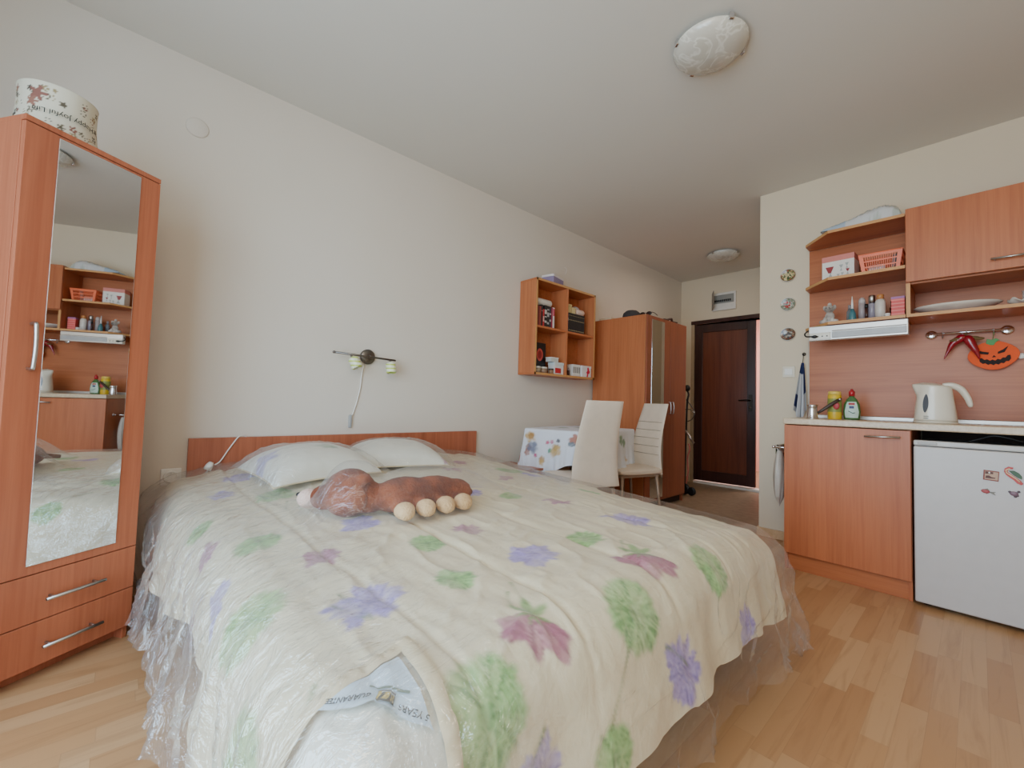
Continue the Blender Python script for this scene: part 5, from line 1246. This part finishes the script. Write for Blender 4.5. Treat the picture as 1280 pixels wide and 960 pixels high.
B().tube(smooth_path([(.004, -.006, .010), (.012, -.01, -.015), (.026, -.012, -.05), (.042, -.012, -.09), (.052, -.010, -.130)], 6), [.008, .012, .017, .020, .022, .023, .023, .023, .022, .022, .021, .020, .019, .018, .017, .016, .015, .013, .011, .010, .008, .006, .005, .003, .001][:25], 14).build('chilli', M_red, pp)
b = B()
for (a, c, d_) in ((-.03, -.006, .1), (0, .0, .3), (.03, -.002, -.2), (.05, -.01, .0), (-.045, -.014, 0)): b.ell((a, -.01, c), (.022, .012, .009), 12, 6)
b.build('dry_calyx', plain('dry olive calyx', (110, 86, 48), .8), pp)
B().tube([(0, -.002, .012), (.002, -.01, .030)], .003, 8).build('stalk', MATS['dry olive calyx'], pp)
pk = thing('pumpkin_decoration', 'flat orange felt pumpkin with a grinning cut-out face hanging from the rail', 'decoration', (2.715, 3.556, 1.29))
Mp = frame_at((0, 0, 0), (1, 0, 0), (0, 0, 1))
out_p = []
for i in range(72):
    a = 2 * PI * i / 72; r = 1 + .03 * math.cos(4 * a) ; x = .094 * math.cos(a) * r; y = .078 * math.sin(a) * r
    if abs(x) < .03 and y > 0: y -= .010 * (1 - abs(x) / .03)
    out_p.append((x, y))
B().prism(out_p, Mp @ Matrix.Rotation(.10, 4, 'Z'), .006).build('pumpkin', plain('orange felt', (236, 92, 40), .8), pk, .002)
Mq = Mp @ Matrix.Rotation(.12, 4, 'Z') @ Matrix.Translation((0, 0, .0062)); fk = plain('black felt', (34, 22, 20), .8)
B().prism([(-.056, .038), (-.050, .016), (-.018, .006), (-.012, .018), (-.034, .026)], Mq, .0015).build('eye', fk, pk)
B().prism([(.062, .042), (.044, .010), (.018, .004), (.020, .016), (.038, .024)], Mq, .0015).build('eye', fk, pk)
B().prism([(-.006, -.012), (.010, -.012), (.003, .000)], Mq, .0015).build('nose', fk, pk)
mo = [(-.054 + .116 * i / 12, -.030 + .022 * (abs(i - 6) / 6) ** 2 + (.006 if i % 2 else -.001)) for i in range(13)]
ml = [(-.054 + .116 * i / 12, -.053 + .020 * (abs(i - 6) / 6) ** 2 + (-.003 if i % 2 else .004)) for i in range(12, -1, -1)]
B().prism(mo + ml, Mq, .0015).build('mouth', fk, pk)
B().prism([(-.026, .066), (-.022, .092), (-.004, .086), (.012, .094), (.024, .084), (.010, .070), (.004, .056), (-.008, .056)], Mp @ Matrix.Translation((0, 0, .001)), .007).build('leaf', M_green, pk, .001)
B().tube(smooth_path([(0, -.004, .088), (.003, -.02, .11), (.004, -.03, .125)], 4), .0012, 6).build('loop', M_green, pk)
t = B().lathe([(.010, 0), (.016, -.006), (.016, -.018), (.010, -.022), (0, -.022)], (2.817, KY - .0185, 1.283), 20, 'y').build('adhesive_hook', M_white); tag(t, 'small white adhesive hook on the splashback right of the pumpkin', 'hook')

# ------------------------------------------------------------------ things on the worktop
cz = thing('coffee_pot', 'small steel Turkish coffee pot with a long dark handle on the worktop', 'coffee pot', (1.935, 3.28, WT))
B().lathe([(.030, 0), (.031, .004), (.026, .05), (.026, .075), (.032, .088), (.030, .088), (.024, .074), (.024, .05), (.028, .006), (0, .006)], n=36, cap=False).build('pot_body', M_chrome, cz)
hp = [(.026, .0, .035), (.060, .0, .050), (.115, .0, .105), (.145, .0, .135)]
hd_ = Vector((.92, .39, 0)).normalized()
B().tube([Vector((hd_.x * a, hd_.y * a, .015 + i)) for a, i in ((.028, .020), (.060, .045), (.105, .083), (.140, .108))], [.007, .010, .011, .010], 12).build('handle', plain('dark brown bakelite', (70, 56, 48), .4), cz)
B().tube([Vector((hd_.x * a, hd_.y * a, .015 + i)) for a, i in ((.138, .107), (.152, .117))], [.0095, .006], 12).build('handle_tip', M_steel, cz)
yl = bottle('cleaner_canister', 'yellow round cleaning powder canister with green and red print on the worktop', 2.035, 3.37, WT, [(.036, 0), (.037, .004), (.036, .150), (.034, .154), (0, .154)], plain('yellow plastic', (224, 186, 44), .35), plain('pale yellow cap', (232, 200, 90), .35), [(.034, .154), (.034, .172), (.030, .177), (0, .177)], None, 'canister', (.0368, .045, .130, plain('olive green label', (140, 146, 70), .5)), 32)
B().ell((.014, -.0345, .085), (.018, .006, .024), 16, 8).build('printed_flower', plain('label red', (176, 56, 60), .5), yl)
B().ell((.008, -.036, .105), (.012, .004, .008), 12, 6).build('printed_highlight', M_card, yl)
ds = thing('dish_soap_bottle', 'clear green dish soap bottle with red cap and pale label on the worktop', 'bottle', (2.120, 3.385, WT), .1)
M_soap = plain('green soap', (96, 150, 86), .12, trans=.5)
B().lathe([(.036, 0), (.040, .006), (.044, .05), (.040, .095), (.026, .128), (.014, .142), (.012, .150), (0, .150)], n=36, sx=1, sy=.55).build('bottle_body', M_soap, ds)
B().lathe([(.015, .148), (.016, .176), (.009, .182), (.007, .192), (0, .192)], n=24).build('bottle_cap', plain('dark red cap', (176, 34, 44), .3), ds)
def soap_r(z): return np.interp(z, [0, .006, .05, .095, .128], [.036, .040, .044, .040, .026])
S, T = np.meshgrid(np.linspace(-1, 1, 20), np.linspace(.012, .112, 20), indexing='ij')
wv = .78 + .1 * np.sin(T * 40); ang = -PI / 2 + S * wv; rr_ = soap_r(T) + .0012
B().grid(rr_ * np.cos(ang), rr_ * .55 * np.sin(ang) - .0004, T).build('front_label', plain('mint label', (196, 220, 206), .4), ds)
def on_soap(cz_):
    def fn(x, y, z):
        zz = cz_ + y; r_ = float(soap_r(zz)) + .002; a = -PI / 2 + x / r_ * .95; return (r_ * math.cos(a), r_ * .55 * math.sin(a) - .001 - z, zz)
    return fn
S, T = np.meshgrid(np.linspace(-.016, .016, 8), np.linspace(.092, .106, 4), indexing='ij')
rr_ = soap_r(T) + .002; B().grid(rr_ * np.cos(-PI / 2 + S / rr_), rr_ * .55 * np.sin(-PI / 2 + S / rr_) - .001, T).build('label_print', plain('label red', (176, 56, 60), .5), ds)
S, T = np.meshgrid(np.linspace(-.012, .012, 8), np.linspace(.070, .086, 4), indexing='ij')
rr_ = soap_r(T) + .002; B().grid(rr_ * np.cos(-PI / 2 + S / rr_), rr_ * .55 * np.sin(-PI / 2 + S / rr_) - .001, T).build('label_print', plain('label navy', (52, 62, 110), .5), ds)
B().tube([on_soap(.05)(a, b_, 0) for a, b_ in ((-.018, .004), (-.006, -.002), (.006, -.010), (.018, -.006))], .002, 6).build('label_swoosh', plain('label dark green', (40, 80, 60), .5), ds)
# kettle
kt = thing('electric_kettle', 'ivory electric kettle with a grey water gauge on the worktop', 'kettle', (2.495, 3.31, WT), math.radians(8))
n = 56; m = 22; prof = []
Aa, Zz = np.meshgrid(np.linspace(0, 2 * PI, n + 1), np.linspace(0, 1, m), indexing='ij')
rx = (.086 - .022 * Zz ** 1.2); ry = (.070 - .014 * Zz ** 1.2); cs, sn = np.cos(Aa), np.sin(Aa)
xk = rx * np.sign(cs) * np.abs(cs) ** .85; yk = ry * np.sign(sn) * np.abs(sn) ** .85
spout = np.exp(-((Aa - PI) / .35) ** 2) * sstep(.62, 1, Zz) * .026
xk = xk - spout; zk = .012 + Zz * (.200 - .012 * (xk + .06) / .12)
B().grid(xk, yk, zk).build('kettle_body', M_offw, kt, solid=.002)
lid = B(); k = []
top = [(xk[i, -1], yk[i, -1], zk[i, -1]) for i in range(n)]
lid.add(top + [(p[0] * .55, p[1] * .55, p[2] + .010) for p in top] + [(0, 0, .222)], [(i, (i + 1) % n, n + (i + 1) % n, n + i) for i in range(n)] + [(n + i, n + (i + 1) % n, 2 * n) for i in range(n)], True)
lid.build('lid', M_offw, kt)
B().lathe([(.088, 0), (.090, .004), (.088, .012), (0, .012)], n=48, sy=.82).build('power_base', M_offw, kt)
B().tube(smooth_path([(.030, 0, .208), (.068, 0, .206), (.100, 0, .186), (.124, 0, .140), (.136, 0, .092)], 6), [.013, .014, .015, .016, .017, .018, .018, .018, .018, .018, .018, .018, .018, .0175, .017, .0165, .016, .0155, .015, .0145, .014, .013, .012, .010, .006][:25], 14, flat=.8).build('handle', M_offw, kt)
B().tube([(.052, 0, .212), (.066, 0, .216)], .009, 10).build('lid_button', plain('grey button', (110, 108, 104), .4), kt)
def on_kettle(a, z):
    zz = (z - .012) / .19; rx_ = .086 - .022 * zz ** 1.2; ry_ = .070 - .014 * zz ** 1.2; c, s = math.cos(a), math.sin(a)
    return Vector((rx_ * math.copysign(abs(c) ** .85, c), ry_ * math.copysign(abs(s) ** .85, s), z))
gv = []; gf = []
for i in range(13):
    for j in range(5):
        z = .055 + .105 * i / 12; w_ = math.sin(PI * (i + .0) / 12) ** .6 * .17; a = -PI * .66 + (j / 4 - .5) * 2 * w_; p = on_kettle(a, z); gv.append(p + Vector((p.x, p.y, 0)).normalized() * .0028)
gf = [(i * 5 + j, i * 5 + j + 1, i * 5 + j + 6, i * 5 + j + 5) for i in range(12) for j in range(4)]
B().add(gv, gf, True).build('water_gauge', plain('smoked gauge', (84, 88, 96), .12), kt)
for z in (.026, .037):
    p = [on_kettle(-PI * .68 + .05 * i, z) for i in range(6)]
    B().tube([q + Vector((q.x, q.y, 0)).normalized() * .0022 for q in p], .0016, 6).build('gauge_mark', MATS['smoked gauge'], kt)
# dish towel hanging by the splashback
ap = thing('hanging_towel', 'grey and navy checked tea towel hanging by its loop beside the splashback', 'tea towel', (1.812, 3.575, 1.36))
B().lathe([(.012, 0), (.012, -.008), (0, -.008)], (0, .045, .0), 16, 'y').tube([(0, .04, 0), (0, .02, -.006), (0, .014, .006)], .003, 8).build('wall_hook', M_dsteel, ap)
B().tube([(0, .018, 0), (.002, .012, -.03), (-.001, .010, -.065)], .0025, 6).build('loop', M_black, ap)
S, T = np.meshgrid(np.linspace(0, 1, 60), np.linspace(-1, 1, 70), indexing='ij')
wd_ = .008 + .040 * S ** .9; xx = T * wd_ - .012 * S + .008 * np.sin(T * 5) * S; yy = .006 + .016 * np.sin(T * 9 + .6) * S ** .7 - .018 * S; zz = -.065 - S * (.365 + .025 * np.cos(T * 3)) 
Ct = np.ones(S.shape + (4,)); base = np.array(rgb(196, 196, 198)[:3]); Ct[..., :3] = base
nav = (S < .22) | ((T > .35) & (S < .62)) | ((T < -.35) & (S > .66) & (S < .9)); Ct[nav, :3] = rgb(44, 52, 92)[:3]
st_ = (np.abs(np.sin(T * 7)) < .14) & ~nav; Ct[st_, :3] = rgb(110, 114, 120)[:3]
B().grid(xx, yy, zz).build('cloth', vcol('tea towel cloth', .9, (150, .4)), ap, colors=Ct.reshape(-1, 4))

# ------------------------------------------------------------------ light, sky, camera
def area(name, loc, target, sx, sy, power, col):
    l = bpy.data.lights.new(name, 'AREA'); l.shape = 'RECTANGLE'; l.size = sx; l.size_y = sy; l.energy = power; l.color = col
    o = bpy.data.objects.new(name, l); COL.objects.link(o); o.location = loc
    o.rotation_euler = (Vector(target) - Vector(loc)).to_track_quat('-Z', 'Y').to_euler(); return o
area('window_daylight', (2.05, BY - .28, 1.15), (1.2, 2.0, .9), 2.2, 2.0, 84, (.58, .79, 1.0))
area('kitchen_warm_fill', (2.7, -.2, 2.3), (2.5, 3.6, 1.3), 1.4, 1.0, 19, (1.0, .86, .68))  # added fill lamp to warm the kitchen wall, no such source in the room
area('pink_room_fill', (1.2, FY + 1.0, 2.4), (1.2, FY + 1.0, 0), .8, .8, 40, (1.0, .90, .88))  # unseen overhead lamp, added to brighten the room behind the door
area('hall_fill', (.9, 4.2, 2.5), (.9, 4.4, 0), .8, .8, 3.5, (1.0, .86, .70))
w = bpy.data.worlds.new('sky'); bpy.context.scene.world = w; w.use_nodes = True
nt = w.node_tree; bg = nt.nodes['Background']; sk = nt.nodes.new('ShaderNodeTexSky'); sk.sky_type = 'NISHITA' if 'NISHITA' in [i.identifier for i in sk.bl_rna.properties['sky_type'].enum_items] else sk.sky_type
sk.sun_disc = False; sk.sun_elevation = math.radians(42); nt.links.new(sk.outputs[0], bg.inputs[0]); bg.inputs[1].default_value = .25

yaw, pitch, roll, fpx, cxx, czz = 0.8305943724631307, 0.04464157309978921, 0.03091004244825412, 531.5815929954408, 2.651444288897359, 0.9425057434190559
fv = Vector((-math.sin(yaw) * math.cos(pitch), math.cos(yaw) * math.cos(pitch), math.sin(pitch)))
rv = Vector((math.cos(yaw), math.sin(yaw), 0)); uv_ = rv.cross(fv); c, s = math.cos(roll), math.sin(roll)
r2 = rv * c + uv_ * s; u2 = -rv * s + uv_ * c
cam = bpy.data.cameras.new('camera'); co = bpy.data.objects.new('camera', cam); COL.objects.link(co)
cam.sensor_width = 36; cam.lens = fpx * 36 / 1280; cam.clip_start = .02
co.matrix_world = Matrix(((r2.x, u2.x, -fv.x, cxx), (r2.y, u2.y, -fv.y, 0), (r2.z, u2.z, -fv.z, czz), (0, 0, 0, 1)))
sc = bpy.context.scene; sc.camera = co
sc.view_settings.view_transform = 'AgX'; sc.view_settings.look = 'None'; sc.view_settings.exposure = .40; sc.view_settings.gamma = 1.0
sc.cycles.max_bounces = 10; sc.cycles.diffuse_bounces = 6; sc.cycles.transparent_max_bounces = 12; sc.cycles.glossy_bounces = 4; sc.cycles.transmission_bounces = 6
sc.cycles.caustics_reflective = False; sc.cycles.caustics_refractive = False; sc.cycles.sample_clamp_indirect = 6
try:
    sc.cycles.use_denoising = True; sc.cycles.denoiser = 'OPENIMAGEDENOISE'
except Exception: pass
